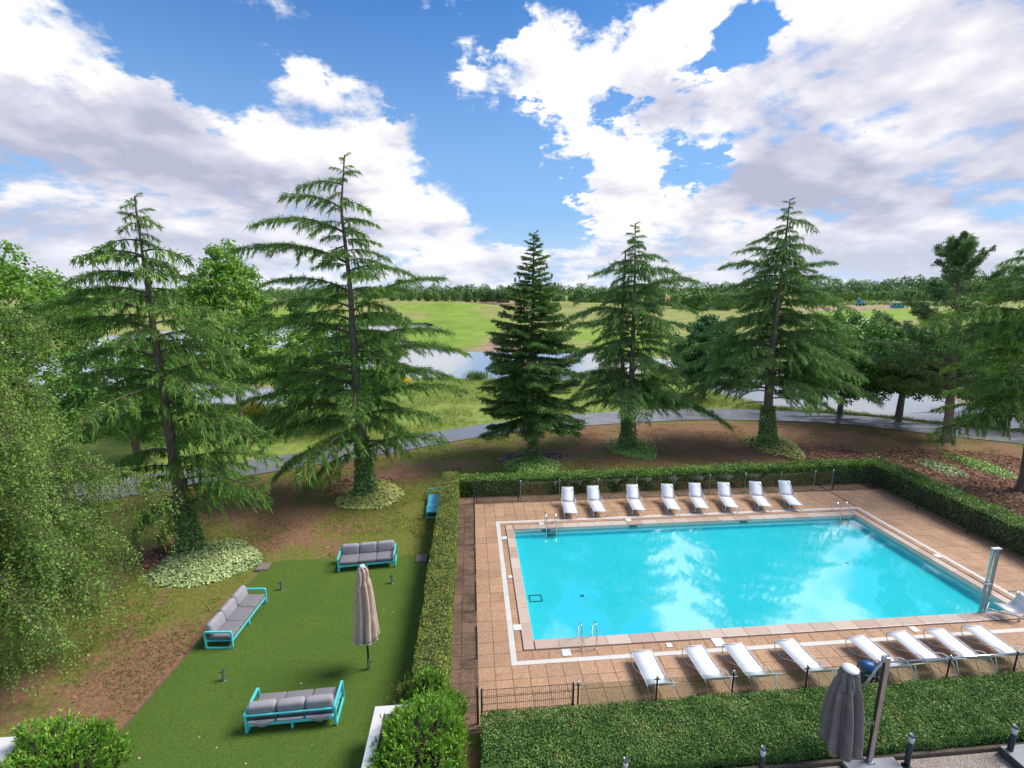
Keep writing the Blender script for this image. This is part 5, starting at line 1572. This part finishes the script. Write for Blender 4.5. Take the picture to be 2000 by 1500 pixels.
sofa_m = {}
sofa_m['end_frame0'] = loop_frame(-SL / 2 + .03).mesh('end_frame', M['turq'])
sofa_m['end_frame1'] = loop_frame(SL / 2 - .03).mesh('end_frame', M['turq'])
b = MB(); b.bevbox(-SL / 2 + .058, SL / 2 - .058, .02, .06, .20, .27, .006, 1); b.bevbox(-SL / 2 + .058, SL / 2 - .058, SD - .06, SD - .02, .20, .27, .006, 1); b.box(-SL / 2 + .058, SL / 2 - .058, .06, SD - .06, .225, .245)
sofa_m['seat_frame'] = b.mesh('seat_frame', M['turq'])
b = MB(); b.bevbox(-SL / 2 + .058, SL / 2 - .058, SD - .045, SD - .005, .505, .545, .006, 1); sofa_m['back_rail'] = b.mesh('back_rail', M['turq'])
b = MB(); b.bevbox(-.03, .03, .05, .11, 0, .20, .006, 1); b.bevbox(-.03, .03, SD - .11, SD - .05, 0, .20, .006, 1); b.bevbox(-.028, .028, .11, SD - .11, .0, .035, .004, 1)
sofa_m['middle_leg'] = b.mesh('middle_leg', M['turq'])
cwid = (SL - .13) / 3


def cushion(w, d, h, r_, name, mat, seed):
    b = MB().bevbox(-w / 2, w / 2, -d / 2, d / 2, -h / 2, h / 2, r_, 4); me_ = b.mesh(name, mat, True)
    rr_ = np.random.RandomState(seed)
    for v in me_.vertices:
        x, y, z = v.co; v.co.z += .018 * (1 - (2 * x / w) ** 2) * (1 - (2 * y / d) ** 2) * (1 if z > 0 else -.3); v.co.x += rr_.normal(0, .002)
    return me_


seat_c = [cushion(cwid - .008, SD - .14, .15, .045, 'seat_cushion', M['cushion'], k) for k in range(3)]
back_c = [cushion(cwid - .010, .22, .42, .09, 'back_cushion', M['cushion_back'], 9 + k) for k in range(3)]


def sofa(label, corner, other, cushions=True, shift=0.0, sag=False):
    """corner/other: pool-frame ends of the sofa's front-bottom edge (front looks to -Y local)"""
    a = np.array(P(*corner)[:2]); b_ = np.array(P(*other)[:2]); d = b_ - a; an = math.atan2(d[1], d[0]); mid = (a + b_) / 2
    root = empty('garden_sofa', (mid[0], mid[1], .024), an, label, 'sofa', 'turquoise garden sofas' if cushions else None)
    for k, me_ in sofa_m.items(): obj(k.rstrip('01'), me_, root)
    if cushions:
        for i in range(3):
            x = -SL / 2 + .065 + cwid * (i + .5)
            obj('seat_cushion', seat_c[i], root, loc=(x, SD / 2 - .05, .345), rot=(rnd.uniform(-.025, .025), rnd.uniform(-.025, .025), rnd.uniform(-.02, .02)))
            obj('back_cushion', back_c[i], root, loc=(x, SD - .16, .585), rot=(-.16 + rnd.uniform(-.07, .07), rnd.uniform(-.03, .03), rnd.uniform(-.04, .04)))
            if sag:     # loose cloth of the cushion cover hanging below the rail
                q_ = QB(); n_ = 9; V = []
                for ii in range(n_):
                    t = ii / (n_ - 1); dz = math.sin(math.pi * t) ** 1.5 * (.16 if i != 1 else .04)
                    for jj in range(4): V.append((x + (t - .5) * (cwid - .06), SD + .004 + .035 * math.sin(math.pi * jj / 3), .40 - (jj / 3) * (.06 + dz)))
                F_ = [(p * 4 + k, (p + 1) * 4 + k, (p + 1) * 4 + k + 1, p * 4 + k + 1) for p in range(n_ - 1) for k in range(3)]
                q_.add((np.array(V), np.array(F_)), 0); obj('loose_cover', q_.mesh('loose_cover', [M['cushion_back']], True), root)
    else:
        n_ = 4
        for i in range(n_):
            w_ = (SL - .13) / n_
            MB().bevbox(-w_ / 2 + .006, w_ / 2 - .006, .06, SD - .06, .27, .29, .004, 1).build('seat_panel', M['turq_blue'], root, loc=(-SL / 2 + .065 + w_ * (i + .5), 0, 0))
    return root


sofa('turquoise framed grey sofa on the left edge of the turf, facing the parasol', (-9.36, .42 + .03), (-9.22, 2.67), True)   # front faces +u
sofa('turquoise framed grey sofa at the back of the turf, seen from the front', (-7.22, 4.32), (-5.0, 4.52), True)
s3 = sofa('turquoise framed grey sofa nearest the camera, seen from behind', (-5.42, -1.70), (-7.68, -1.76), True, sag=True)
sofa('bare turquoise sofa frame without cushions half hidden by the narrow hedge', (-4.24, 10.85), (-4.18, 8.64), False)

# ------------------------------------------------------------------ beige parasol, sockets, lids


def folded_cloth(name, mat, z_top, z_bot, r_top, r_mid, folds, seed, parent, trim=None, flare=1.0, loc=(0, 0, 0), hang=.22, fa=.50):
    r = np.random.RandomState(seed); n = folds * 10; rows = 26; V = []
    ph = r.uniform(-.3, .3, folds); amp = r.uniform(.75, 1.2, folds); low = r.uniform(0, 1, folds) * hang
    for i in range(rows):
        t = i / (rows - 1)
        for j in range(n):
            a = 2 * math.pi * j / n; k = int(j / 10); w = (j % 10) / 10
            dep = .5 - .5 * math.cos(2 * math.pi * w)
            fold = dep ** .7 * amp[k]
            rad = r_top + (r_mid - r_top) * (t ** .75) * flare
            waist = 1 - .16 * math.exp(-((t - .14) / .05) ** 2)
            rr_ = rad * (1.06 - fa + fa * fold) * waist
            if t < .05: rr_ = r_top * (.6 + 8 * t)
            lo = low[k] * w + low[(k + 1) % folds] * (1 - w)
            z = z_top - (z_top - z_bot + lo * t ** 3) * t - .10 * (1 - dep) * t ** 4
            aa = a + .12 * math.sin(3 * t + k)
            V.append((rr_ * math.cos(aa) + .02 * math.sin(5 * t + k), rr_ * math.sin(aa), z))
    F_ = [(i * n + j, (i + 1) * n + j, (i + 1) * n + (j + 1) % n, i * n + (j + 1) % n) for i in range(rows - 1) for j in range(n)]
    q_ = QB(); q_.add((np.array(V), np.array(F_)), 0)
    o = obj(name, q_.mesh(name, [mat], True), parent, loc=loc)
    sd = o.modifiers.new('thick', 'SOLIDIFY'); sd.thickness = .006; sd.offset = 0
    if trim is not None:
        MB().tube([V[(rows - 1) * n + j] for j in range(n)], .012, 5, closed=True).build('hem_piping', trim, o, True)
    return o


par = empty('parasol', P(-4.99, -.73, .022), FA, 'folded beige parasol on a dark pole standing on the green turf', 'parasol')
MB().lathe([(.047, 0), (.047, .34)], 14).build('socket_sleeve', M['alu'], par)
MB().lathe([(.030, .30), (.030, 3.24)], 12).build('pole', M['black_metal'], par, True)
folded_cloth('canopy', M['beige_cloth'], 3.30, 1.26, .10, .39, 8, 5, par, M['beige_trim'], hang=.40)
folded_cloth('vent_cap', M['beige_cloth'], 3.34, 2.86, .09, .20, 8, 6, par, None, hang=.04)
MB().lathe([(.05, 3.31), (.075, 3.33), (.07, 3.37), (.03, 3.39)], 12).build('top_cap', M['white_plastic'], par, True)
MB().tube([(.045, 0, .26), (.10, 0, .26)], .014, 6).build('lock_knob', M['black_metal'], par, True)
sock = {}
for (u_, v_, lb) in ((-9.01, 3.40, 'empty steel parasol socket at the back left of the turf'), (-4.98, 3.46, 'empty steel parasol socket in front of the back sofa'), (-9.03, -.79, 'empty steel parasol socket at the near left of the turf')):
    root = empty('parasol_socket', P(u_, v_, .022), FA, lb, 'parasol socket', 'empty parasol sockets on the turf')
    if not sock:
        sock['sleeve'] = MB().lathe([(.047, 0), (.047, .32)], 14).mesh('sleeve', M['alu'])
        sock['opening'] = MB().lathe([(.038, .31), (.038, .324)], 14).mesh('opening', M['black_metal'])
        sock['lock_knob'] = MB().tube([(-.045, 0, .27), (-.10, 0, .27)], .015, 6).mesh('lock_knob', M['black_metal'])
        sock['base_ring'] = MB().lathe([(.045, 0), (.075, 0), (.075, .012), (.045, .012)], 14).mesh('base_ring', M['steel'])
    for k, me_ in sock.items(): obj(k, me_, root)
for px, py, lb in ((515, 1108, 'square concrete inspection lid at the back left turf corner'), (823, 1092, 'square concrete inspection lid at the back right turf corner')):
    q_ = at(px, py); o = empty('inspection_lid', (q_[0], q_[1], .02), FA, lb, 'inspection lid', 'inspection lids')
    MB().bevbox(-.23, .23, -.24, .24, -.02, .045, .01, 1).build('lid', M['concrete'], o); MB().bevbox(-.27, .27, -.28, .28, -.02, .022, .006, 1).build('frame', M['timber'], o)

# ------------------------------------------------------------------ grey cantilever parasol
mb_ = np.array([7.28, -4.69])
can = empty('cantilever_parasol', P(*mb_, 0), FA, 'folded taupe cantilever parasol on a slanting steel mast at the front hedge', 'parasol')
MB().bevbox(-.62, .66, -1.0, .06, .0, .16, .012, 1).build('ballast_base', M['slab'], can)
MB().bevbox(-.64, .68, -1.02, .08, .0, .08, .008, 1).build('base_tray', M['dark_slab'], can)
MB().bevbox(-.09, .09, -.09, .09, .16, .19, .006, 1).build('mast_plate', M['steel'], can)
MB().bevbox(-.055, .055, -.045, .045, .19, 2.98, .012, 2).build('mast', M['mast'], can)
MB().bevbox(-.072, -.056, -.03, .03, .3, 2.9, .004, 1).build('mast_track', M['black_metal'], can)
hubx = -.84
MB().tube([(-.08, 0, 2.93), (-.46, .02, 2.14)], .026, 8).build('arm', M['steel'], can, True)
MB().bevbox(-.11, -.03, -.05, .05, 2.86, 2.98, .008, 1).build('arm_bracket', M['steel'], can)
MB().tube([(-.46, .02, 2.14), (hubx, 0, 2.60)], .018, 6).build('strut', M['alu'], can, True)
hd = MB().bevbox(-.09, -.055, -.03, .03, 1.18, 1.30, .006, 1); hd.tube([(-.09, 0, 1.24), (-.20, 0, 1.20), (-.26, 0, 1.30)], .012, 6)
hd.build('crank_handle', M['alu'], can)
folded_cloth('canopy', M['grey_cloth'], 2.70, .98, .14, .44, 8, 15, can, None, loc=(hubx, 0, 0), hang=.34, fa=.62)
folded_cloth('vent_cap', M['grey_cloth'], 2.73, 2.30, .15, .25, 8, 16, can, None, loc=(hubx, 0, 0), hang=.05)
MB().lathe([(.15, 2.70), (.165, 2.72), (.16, 2.745), (.02, 2.77)], 24, hubx, 0).build('top_cap', M['white_plastic'], can, True)

# ------------------------------------------------------------------ bollard lights and slab
for i, (u_, lb) in enumerate(((1.39, 'black bollard light furthest left before the front hedge'), (4.56, 'black bollard light left of the taupe parasol'), (8.17, 'black bollard light right of the taupe parasol base'), (10.8, 'black bollard light at the right edge by the slab'))):
    o = empty('bollard_light', P(u_, -4.77, .01), FA, lb, 'bollard light', 'bollard lights along the front hedge')
    if i == 0:
        bl = {'base_plate': MB().lathe([(.10, 0), (.10, .015), (.07, .03)], 16).mesh('base_plate', M['black_metal'], False), 'post': MB().lathe([(.058, .01), (.058, .68)], 16).mesh('post', M['black_metal'], True),
              'lamp_band': MB().lathe([(.054, .68), (.054, .84)], 16).mesh('lamp_band', M['lamp_band'], True), 'cap': MB().lathe([(.060, .84), (.062, .885), (.052, .895), (.03, .885)], 16).mesh('cap', M['lamp_cap'], False)}
    for k, me_ in bl.items(): obj(k, me_, o)
sb = empty('stone_slab', P(11.5, -5.2, 0), FA, 'dark grey raised slab at the lower right corner', 'slab')
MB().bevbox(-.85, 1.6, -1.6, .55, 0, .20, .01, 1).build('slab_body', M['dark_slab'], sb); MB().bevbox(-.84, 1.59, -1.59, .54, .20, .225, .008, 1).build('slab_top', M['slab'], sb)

# ------------------------------------------------------------------ pool fittings


def ladder(label, u, v, inward, treads=True, w=.46, hh=.60):
    root = empty('pool_ladder', P(u, v, .03), FA + (0 if inward > 0 else math.pi), label, 'ladder')
    for s_ in (-1, 1):
        x = s_ * w / 2
        pts = smooth_path([(x, -.55, .0), (x, -.54, hh * .75), (x, -.46, hh), (x, -.30, hh * 1.04), (x, -.10, hh * .8), (x, .02, .3), (x, .05, -.2), (x, .06, -.40 if treads else -.25)], 2)
        o = MB().tube(pts, .021, 8).build('handrail', M['chrome'], root, True)
        MB().lathe([(.05, 0), (.05, .012), (.03, .03)], 12, x, -.55).build('floor_flange', M['chrome'], o)
    if treads:
        for z in (-.22, -.29, -.36): MB().bevbox(-w / 2, w / 2, .02, .10, z - .014, z + .014, .006, 1).build('tread', M['alu'], root)
    return root


# local -Y is the terrace side; the far-side ladders are turned round
ladder('steel pool ladder at the far left of the pool', 1.75, 7.12, -1)
ladder('steel pool ladder at the far right corner of the pool', 16.35, 7.12, -1)
ladder('pair of curved steel grab rails at the near left of the pool', 1.64, .0, 1, False, .46, .78)

lf = empty('pool_lift', P(15.62, .02, .03), FA, 'steel pool hoist with twin posts and white seat at the near right corner', 'pool lift')
MB().bevbox(-.12, -.055, -.04, .04, -.35, 1.18, .008, 1).build('short_post', M['alu'], lf)
MB().bevbox(.07, .14, -.04, .04, -.35, 2.40, .008, 1).build('tall_post', M['alu'], lf)
MB().bevbox(-.11, -.06, -.035, .035, 1.18, 2.40, .006, 1).build('piston', M['steel'], lf)
MB().bevbox(-.14, .17, -.06, .06, 2.40, 2.43, .006, 1).build('top_plate', M['white_tube'], lf)
MB().bevbox(-.16, .05, -.065, .065, 1.10, 1.15, .006, 1).build('bracket', M['white_tube'], lf)
st = MB(); vs = []; pr = [(0, .42), (.22, .36), (.45, .37), (.62, .50), (.72, .74), (.76, .88)]
for (x, z) in pr: vs += [(x, -.25, z), (x, .25, z), (x, .25, z - .03), (x, -.25, z - .03)]
fs = [(i * 4 + k, i * 4 + (k + 1) % 4, i * 4 + 4 + (k + 1) % 4, i * 4 + 4 + k) for i in range(len(pr) - 1) for k in range(4)] + [(3, 2, 1, 0), (20, 21, 22, 23)]
so = st.add(vs, fs).build('seat', M['white_plastic'], lf, True, loc=(.25, -.28, 0), rot=(0, 0, -.15))
MB().tube(smooth_path([(-.05, -.06, .25), (.25, -.42, .25), (.70, -.55, .22), (.72, -.55, .0)], 1), .024, 8).build('support_leg', M['steel'], lf, True)
MB().tube(smooth_path([(.85, .02, .72), (1.10, -.10, .80), (1.16, -.30, .60), (1.17, -.34, 0)], 2), .022, 8).build('arm_rail', M['chrome'], lf, True)
MB().tube(smooth_path([(1.10, -.06, .78), (1.42, .18, .66), (1.55, .22, .0)], 1), .018, 8).build('arm_rail', M['chrome'], lf, True)
MB().tube([(.05, -.10, .45), (-.28, -.30, .22), (-.02, -.55, .12)], .014, 6).build('foot_rest', M['white_tube'], lf, True)

# pool cleaning robot on its trolley between two loungers
rb = empty('pool_robot', P(*fru(1698, 1318, .35), .03), FA - .3, 'blue pool cleaning robot on its trolley behind the taupe parasol', 'pool robot')
MB().bevbox(-.22, .22, -.18, .18, .12, .26, .04, 3).build('robot_body', M['pool_teal'], rb, True)
hs = MB(); hs.M = Matrix.Rotation(R(90), 4, 'Y')
hs.lathe([(.0, -.16), (.14, -.16), (.17, -.08), (.17, .08), (.14, .16), (.0, .16)], 18)
hs.build('cable_drum', M['pool_blue'], rb, True, loc=(-.02, .10, .48))
MB().tube(smooth_path([(-.20, .16, .05), (-.22, .22, .62), (.22, .22, .62), (.20, .16, .05)], 1), .018, 6).build('trolley_frame', M['black_metal'], rb, True)
MB().bevbox(-.19, .19, -.16, -.06, .26, .40, .015, 2).build('filter_box', M['black_metal'], rb)
wh = MB(); wh.M = Matrix.Rotation(R(90), 4, 'Y'); wh.lathe([(.02, -.025), (.09, -.025), (.10, 0), (.09, .025), (.02, .025)], 14); whm = wh.mesh('wheel', M['pool_teal'], True)
for x_ in (-.24, .24):
    for y_ in (-.14, .15): obj('wheel', whm, rb, loc=(x_, y_, .10))
MB().tube(smooth_path([(.1, -.1, .3), (.25, -.25, .42), (.05, -.32, .2), (-.2, -.25, .05)], 2), .014, 6).build('cable', M['white_tube'], rb, True)
# ------------------------------------------------------------------ far golf course, woods, small buildings


def crown_quads(r, c0, rx, rz, n, size):
    p = norm(r.normal(0, 1, (n, 3))); lump = .72 + .6 * fbm(p[:, 0] * 2.2 + c0[0], p[:, 1] * 2.2 + p[:, 2] * 2.4 + c0[1], 3)
    q = p * np.array([rx, rx, rz]) * (lump * r.uniform(.72, 1.0, n))[:, None] + c0
    nn = p + r.normal(0, .45, (n, 3)) + np.array([0, 0, .35])
    return cards(q, np.cross(nn, r.normal(0, 1, (n, 3))), nn, r.uniform(.7, 1.3, n) * size, r.uniform(.7, 1.2, n) * size)


def wood(name, label, spec, mat, seed, step, qn):
    """spec: (px, distance, height, drop) control points of a belt of trees"""
    r = np.random.RandomState(seed); q = QB()
    pxs = [s_[0] for s_ in spec]
    px = pxs[0]
    while px < pxs[-1]:
        D = float(np.interp(px, pxs, [s_[1] for s_ in spec])) * r.uniform(.96, 1.10); H_ = float(np.interp(px, pxs, [s_[2] for s_ in spec])) * r.uniform(.50, 1.10)
        x = (px - 1000) / FPX * D; y = D
        z = gz(x, y); rx = H_ * r.uniform(.34, .52)
        q.add(crown_quads(r, np.array([x, y, z + H_ * .54]), rx, H_ * .50, qn, H_ * .11), 0)
        px += step * r.uniform(.6, 1.4) * rx / D * FPX
    return tag(obj(name, q.mesh(name, [M[mat]])), label, 'wood', kind='stuff')


wood('far_wood', 'dark far wood along the horizon', [(-500, 560, 11), (300, 600, 11), (620, 560, 12), (1000, 620, 17), (1300, 640, 19), (1500, 680, 20), (1700, 720, 22), (1900, 720, 30), (2100, 700, 34), (2500, 640, 34)], 'far_leaf', 101, .8, 240)
wood('far_wood', 'second belt of the far wood', [(-500, 480, 9), (560, 470, 10), (760, 460, 11), (900, 440, 15), (1010, 450, 14)], 'far_leaf', 102, .9, 240)
wood('far_wood', 'wooded rise behind the far row of trees on the right', [(1560, 560, 14), (1700, 560, 17), (1860, 540, 20), (2300, 500, 24)], 'far_leaf', 103, .8, 240)
# individual far trees
r = np.random.RandomState(110); FT = []
for k in range(5):
    q = QB(); q.add(crown_quads(r, np.array([0, 0, 4.7]) + r.normal(0, .1, 3), 3.7, 4.7, 900, .75), 0); q.add(crown_quads(r, np.array([r.uniform(-1, 1), r.uniform(-1, 1), 6.6]), 2.4, 2.6, 300, .7), 0)
    FT.append((q.mesh('crown', [M['far_leaf' if k % 2 else 'far_leaf_light']]), None))
ft_trunk = MB().tube([(0, 0, -.3), (.1, 0, 2), (0, .1, 5)], [.28, .2, .1], 7).mesh('trunk', M['bark'])
rn = random.Random(8)


def far_tree(name, label, px, D, h, group, k=None, sx_=1.0):
    x = (px - 1000) / FPX * D; root = empty(name, (x, D, gz(x, D) - .1), rn.uniform(0, 6.28), label, 'tree', group); s_ = h / 9.8
    sx_ = sx_ * rn.uniform(.75, 1.45); root.scale = (s_ * sx_, s_ * sx_, s_)
    obj('trunk', ft_trunk, root); obj('crown', FT[k if k is not None else rn.randrange(5)][0], root)


for px, D, h, lb in ((948, 400, 13, 'tallest, third from left'), (962, 395, 12, 'fourth from left'), (976, 400, 11, 'fifth from left'), (930, 410, 11, 'second from left'), (915, 405, 10, 'leftmost'), (990, 390, 10, 'rightmost')): far_tree('far_tree', f'{lb} of the round trees in the copse left of the fir', px, D, h, 'copse left of the fir')
for i in range(15): far_tree('far_tree', 'tree in the belt between the fir and the twin-stemmed cedar', 1065 + i * 16 + rn.uniform(-5, 5), rn.uniform(320, 390), rn.uniform(7, 13.5), 'far belt behind the middle conifers')
for i in range(13): far_tree('far_tree', 'green tree in the grove left of the dense cedar', 1318 + i * 10 + rn.uniform(-4, 4), rn.uniform(245, 280), rn.uniform(6.5, 11), 'grove left of the dense cedar', rn.choice((0, 2, 4)))
for i in range(36): far_tree('row_tree', 'tree in the clipped row beyond the pink field', 1560 + i * 13, 420 + i * .6, rn.uniform(8.2, 10.4), 'tree row beyond the field', rn.choice((0, 2, 4)), .9)
far_tree('far_tree', 'isolated bushy tree on the far fairway behind the tallest cedar', 585, 210, 8.5, None, 1)
for i in range(9): far_tree('far_tree', 'tree of the low belt left of the narrow fir', 770 + i * 17, rn.uniform(430, 460), rn.uniform(6, 13), 'low belt behind the fairway')


def low_wood(name, label, px0, px1, D, h, mat, seed, cat):
    r = np.random.RandomState(seed); q = QB(); x0, x1 = (px0 - 1000) / FPX * D, (px1 - 1000) / FPX * D; n = int((x1 - x0) / (h * .8)) + 1
    root = empty(name, ((x0 + x1) / 2, D, 0), 0, label, cat)
    for i in range(n):
        x = x0 + (x1 - x0) * i / max(n - 1, 1); y = D + r.uniform(-1, 1)
        q.add(crown_quads(r, np.array([x - (x0 + x1) / 2, y - D, gz(x, y) + h * .45]), h * .75, h * .55 * r.uniform(.8, 1.2), 110, h * .18), 0)
    obj('foliage', q.mesh('foliage', [M[mat]]), root); return root


low_wood('field_hedge', 'low field hedge beyond the pink field', 1555, 1850, 330, 3.2, 'far_leaf_light', 121, 'hedge')
# broom bushes with yellow flowers, reeds
for px0, px1, py, h, lb in ((1268, 1335, 741, 1.7, 'yellow flowering broom by the lake right of the twin-stemmed cedar'), (1190, 1226, 737, 1.3, 'small yellow broom seen between the trunks of the twin-stemmed cedar'), (478, 522, 812, 1.1, 'yellow flowering broom on the left bank'), (765, 805, 741, .8, 'low yellow broom on the bank right of the tallest cedar')):
    a, b_ = at(px0, py), at(px1, py); r = np.random.RandomState(px0); w = (b_[0] - a[0]) / 2; x, y = (a[0] + b_[0]) / 2, a[1]
    root = empty('broom_bush', (x, y, gz(x, y) - .05), 0, lb, 'bush')
    q = QB(); q.add(crown_quads(r, np.array([0, 0, h * .5]), w, h * .60, 2400, .16), 0); obj('flowers', q.mesh('flowers', [M['broom']]), root)
    q = QB(); q.add(crown_quads(r, np.array([0, 0, h * .42]), w * .95, h * .45, 900, .14), 0); obj('foliage', q.mesh('foliage', [M['mid_leaf']]), root)
for px, py, w, h, n, lb in ((932, 742, 1.5, 1.5, 420, 'reed clump at the water edge left of the narrow fir'), (868, 741, .9, .5, 150, 'small reed tuft at the lake edge'), (1905, 815, 1.9, 1.5, 520, 'pale reed bed on the right hand lake bank')):
    c0 = at(px, py); r = np.random.RandomState(px); root = empty('reed_clump', (c0[0], c0[1], gz(c0[0], c0[1])), 0, lb, 'reeds')
    p_ = np.stack([r.normal(0, w * .45, n), r.normal(0, .35, n), np.zeros(n)], 1); d = np.array([0, 0, 1.0]) + r.normal(0, .2, (n, 3))
    q = QB(); q.add(cards(p_, d, r.normal(0, 1, (n, 3)), r.uniform(.5, 1, n) * h, .06), 0); obj('blades', q.mesh('blades', [M['reed']]), root)

# timber bank protection of the far greens: a row of stakes
def revetment(label, pts, h=.75):
    W_ = [at(x, y, LAKE_Z) for x, y in pts]; root = empty('timber_bank', (W_[0][0], W_[0][1], 0), 0, label, 'bank'); b = MB(); o0 = Vector((W_[0][0], W_[0][1], 0)); rn_ = random.Random(4)
    cap = []
    for a, c_ in zip(W_[:-1], W_[1:]):
        A, C_ = Vector(a), Vector(c_); n = max(1, int((C_ - A).length / .45))
        for i in range(n):
            p_ = A.lerp(C_, i / n) - o0; x, y = p_.x, p_.y; hh = h * rn_.uniform(.85, 1.1)
            b.box(x - .17, x + .17, y - .12, y + .12, LAKE_Z - .4, LAKE_Z + hh)
    tag(b.build('stakes', M['timber'], root), kind='stuff'); return root


revetment('dark timber bank under the far fairway across the water', [(560, 637), (640, 635), (740, 634), (830, 634), (846, 638)])
revetment('short timber bank beneath the near edge of the green', [(770, 662), (800, 671), (835, 675), (880, 686)], .6)
# pale sand path strip and bunker edge beyond the lake
q = [at(x, y, -.2) for x, y in ((838, 682), (905, 675), (975, 664), (1020, 664), (1020, 686), (975, 686), (930, 683), (910, 680))]
zt2 = gzs(np.array([p_[0] for p_ in q]), np.array([p_[1] for p_ in q]))
# site machine, cabin, house, pole
D = 318; x = (1672 - 1000) / FPX * D; mc = empty('field_machine', (x, D, gz(x, D)), .2, 'teal blue farm machine standing on the pink field', 'machine')
MB().bevbox(-2.6, 2.2, -1, 1, .7, 2.6, .2, 2).build('body', M['machine'], mc); MB().bevbox(-1.6, .4, -.9, .9, 2.6, 4.0, .15, 2).build('cab', M['machine'], mc); MB().tube([(-1.8, 0, 2.5), (-3.0, 0, 5.0), (-1.6, 0, 5.6)], .28, 6).build('chute', M['machine'], mc)
wh = MB(); wh.M = Matrix.Rotation(R(90), 4, 'X'); wh.lathe([(.1, -.25), (.8, -.25), (.85, 0), (.8, .25), (.1, .25)], 14); whm = wh.mesh('wheel', M['black_metal'], True)
for x_ in (-1.6, 1.4):
    for y_ in (-1.1, 1.1): obj('wheel', whm, mc, loc=(x_, y_, .85))
D = 240; x = (1743 - 1000) / FPX * D; cb = empty('site_cabin', (x, D, gz(x, D)), -.3, 'white and blue site cabin at the edge of the pink field', 'cabin')
MB().bevbox(-2.6, 2.6, -1.2, 1.2, .2, 1.7, .05, 1).build('wall', M['machine'], cb); MB().bevbox(-2.6, 2.6, -1.2, 1.2, 1.7, 2.9, .05, 1).build('wall', M['wall_far'], cb); MB().bevbox(-2.8, 2.8, -1.35, 1.35, 2.9, 3.1, .05, 1).build('roof', M['white_plastic'], cb)
for x_ in (-1.5, .2, 1.6): MB().box(x_ - .45, x_ + .45, -1.24, -1.2, 1.8, 2.5).build('window', M['dark_glass'], cb)
for px, D, w, lb in ((1190, 318, 4.0, 'far house with red roof behind the twin-stemmed cedar'), (1312, 300, 4.0, 'small far house with red roof left of the grove')):
    x = (px - 1000) / FPX * D; hs = empty('far_house', (x, D, gz(x, D)), .15, lb, 'house')
    MB().box(-w, w, -3, 3, 0, 3.2).build('wall', M['wall_far'], hs)
    MB().add([(-w - .3, -3.4, 3.1), (w + .3, -3.4, 3.1), (w + .3, 3.4, 3.1), (-w - .3, 3.4, 3.1), (-w - .3, 0, 5.6), (w + .3, 0, 5.6)], [(0, 1, 5, 4), (2, 3, 4, 5), (0, 4, 3), (1, 2, 5), (3, 2, 1, 0)]).build('roof', M['roof'], hs)
    for x_ in (-w * .5, w * .5): MB().box(x_ - .5, x_ + .5, -3.05, -3.0, 1.0, 2.3).build('window', M['dark_glass'], hs)
D = 330; x = (902 - 1000) / FPX * D; po = empty('utility_pole', (x, D, gz(x, D)), 0, 'thin pale pole left of the round copse', 'pole')
MB().tube([(0, 0, -.3), (0, 0, 8.5)], [.16, .10], 8).build('shaft', M['wall_far'], po); MB().bevbox(-.8, .8, -.06, .06, 7.8, 7.95, .02, 1).build('cross_arm', M['wall_far'], po)
# earth heap on the far fairway
for px, py, w, h, lb in ((955, 596, 13, 2.6, 'brown earth heap on the far fairway left of the fir'), (1000, 598, 12, 2.2, 'smaller brown earth heap just left of the fir')):
    c0 = at(px, py); b = MB(); n = 18; vs = [(0, 0, h)]; fs = []; rn_ = random.Random(px)
    for k in (.4, .7, 1.0):
        for j in range(n): a = 6.283 * j / n; vs.append((math.cos(a) * w * k * rn_.uniform(.85, 1.15), math.sin(a) * 4 * k, h * (1 - k ** 1.4) * rn_.uniform(.8, 1.2) - (.4 if k == 1 else 0)))
    for j in range(n): fs.append((0, 1 + j, 1 + (j + 1) % n))
    for k in range(2):
        for j in range(n): fs.append((1 + k * n + j, 1 + (k + 1) * n + j, 1 + (k + 1) * n + (j + 1) % n, 1 + k * n + (j + 1) % n))
    tag(b.add(vs, fs).build('earth_heap', pm('heap_earth', (.16, .075, .05), (.26, .14, .10), 1.5, .95, bmp=.5, bscale=3), None, False, loc=(c0[0], c0[1], gz(c0[0], c0[1]))), lb, 'earth heap')

# birds
for px, py, D, lb in ((1690, 258, 90, 'small dark bird high in front of the grey cloud on the right'), (1323, 333, 80, 'small dark bird against the blue gap above the twin-stemmed cedar'), (1350, 469, 120, 'tiny dark bird low between the two middle cedars')):
    p_ = atY(px, py, D); bd = empty('bird', tuple(p_), rn.uniform(0, 3), lb, 'bird')
    MB().lathe([(.01, -.14), (.045, -.06), (.05, .03), (.02, .12)], 8).build('body', M['bird'], bd, True, rot=(R(90), 0, 0))
    for s_ in (-1, 1): MB().add([(0, -.05, 0), (s_ * .22, -.03, .10), (s_ * .42, .06, .06), (s_ * .2, .07, .09), (0, .07, 0), (0, 0, .03)], [(0, 1, 3, 4), (1, 2, 3), (0, 4, 5)]).build('wing', M['bird'], bd)

print('objects', len(bpy.data.objects), 'tris', sum(len(m_.loops) - 2 * len(m_.polygons) for m_ in bpy.data.meshes))
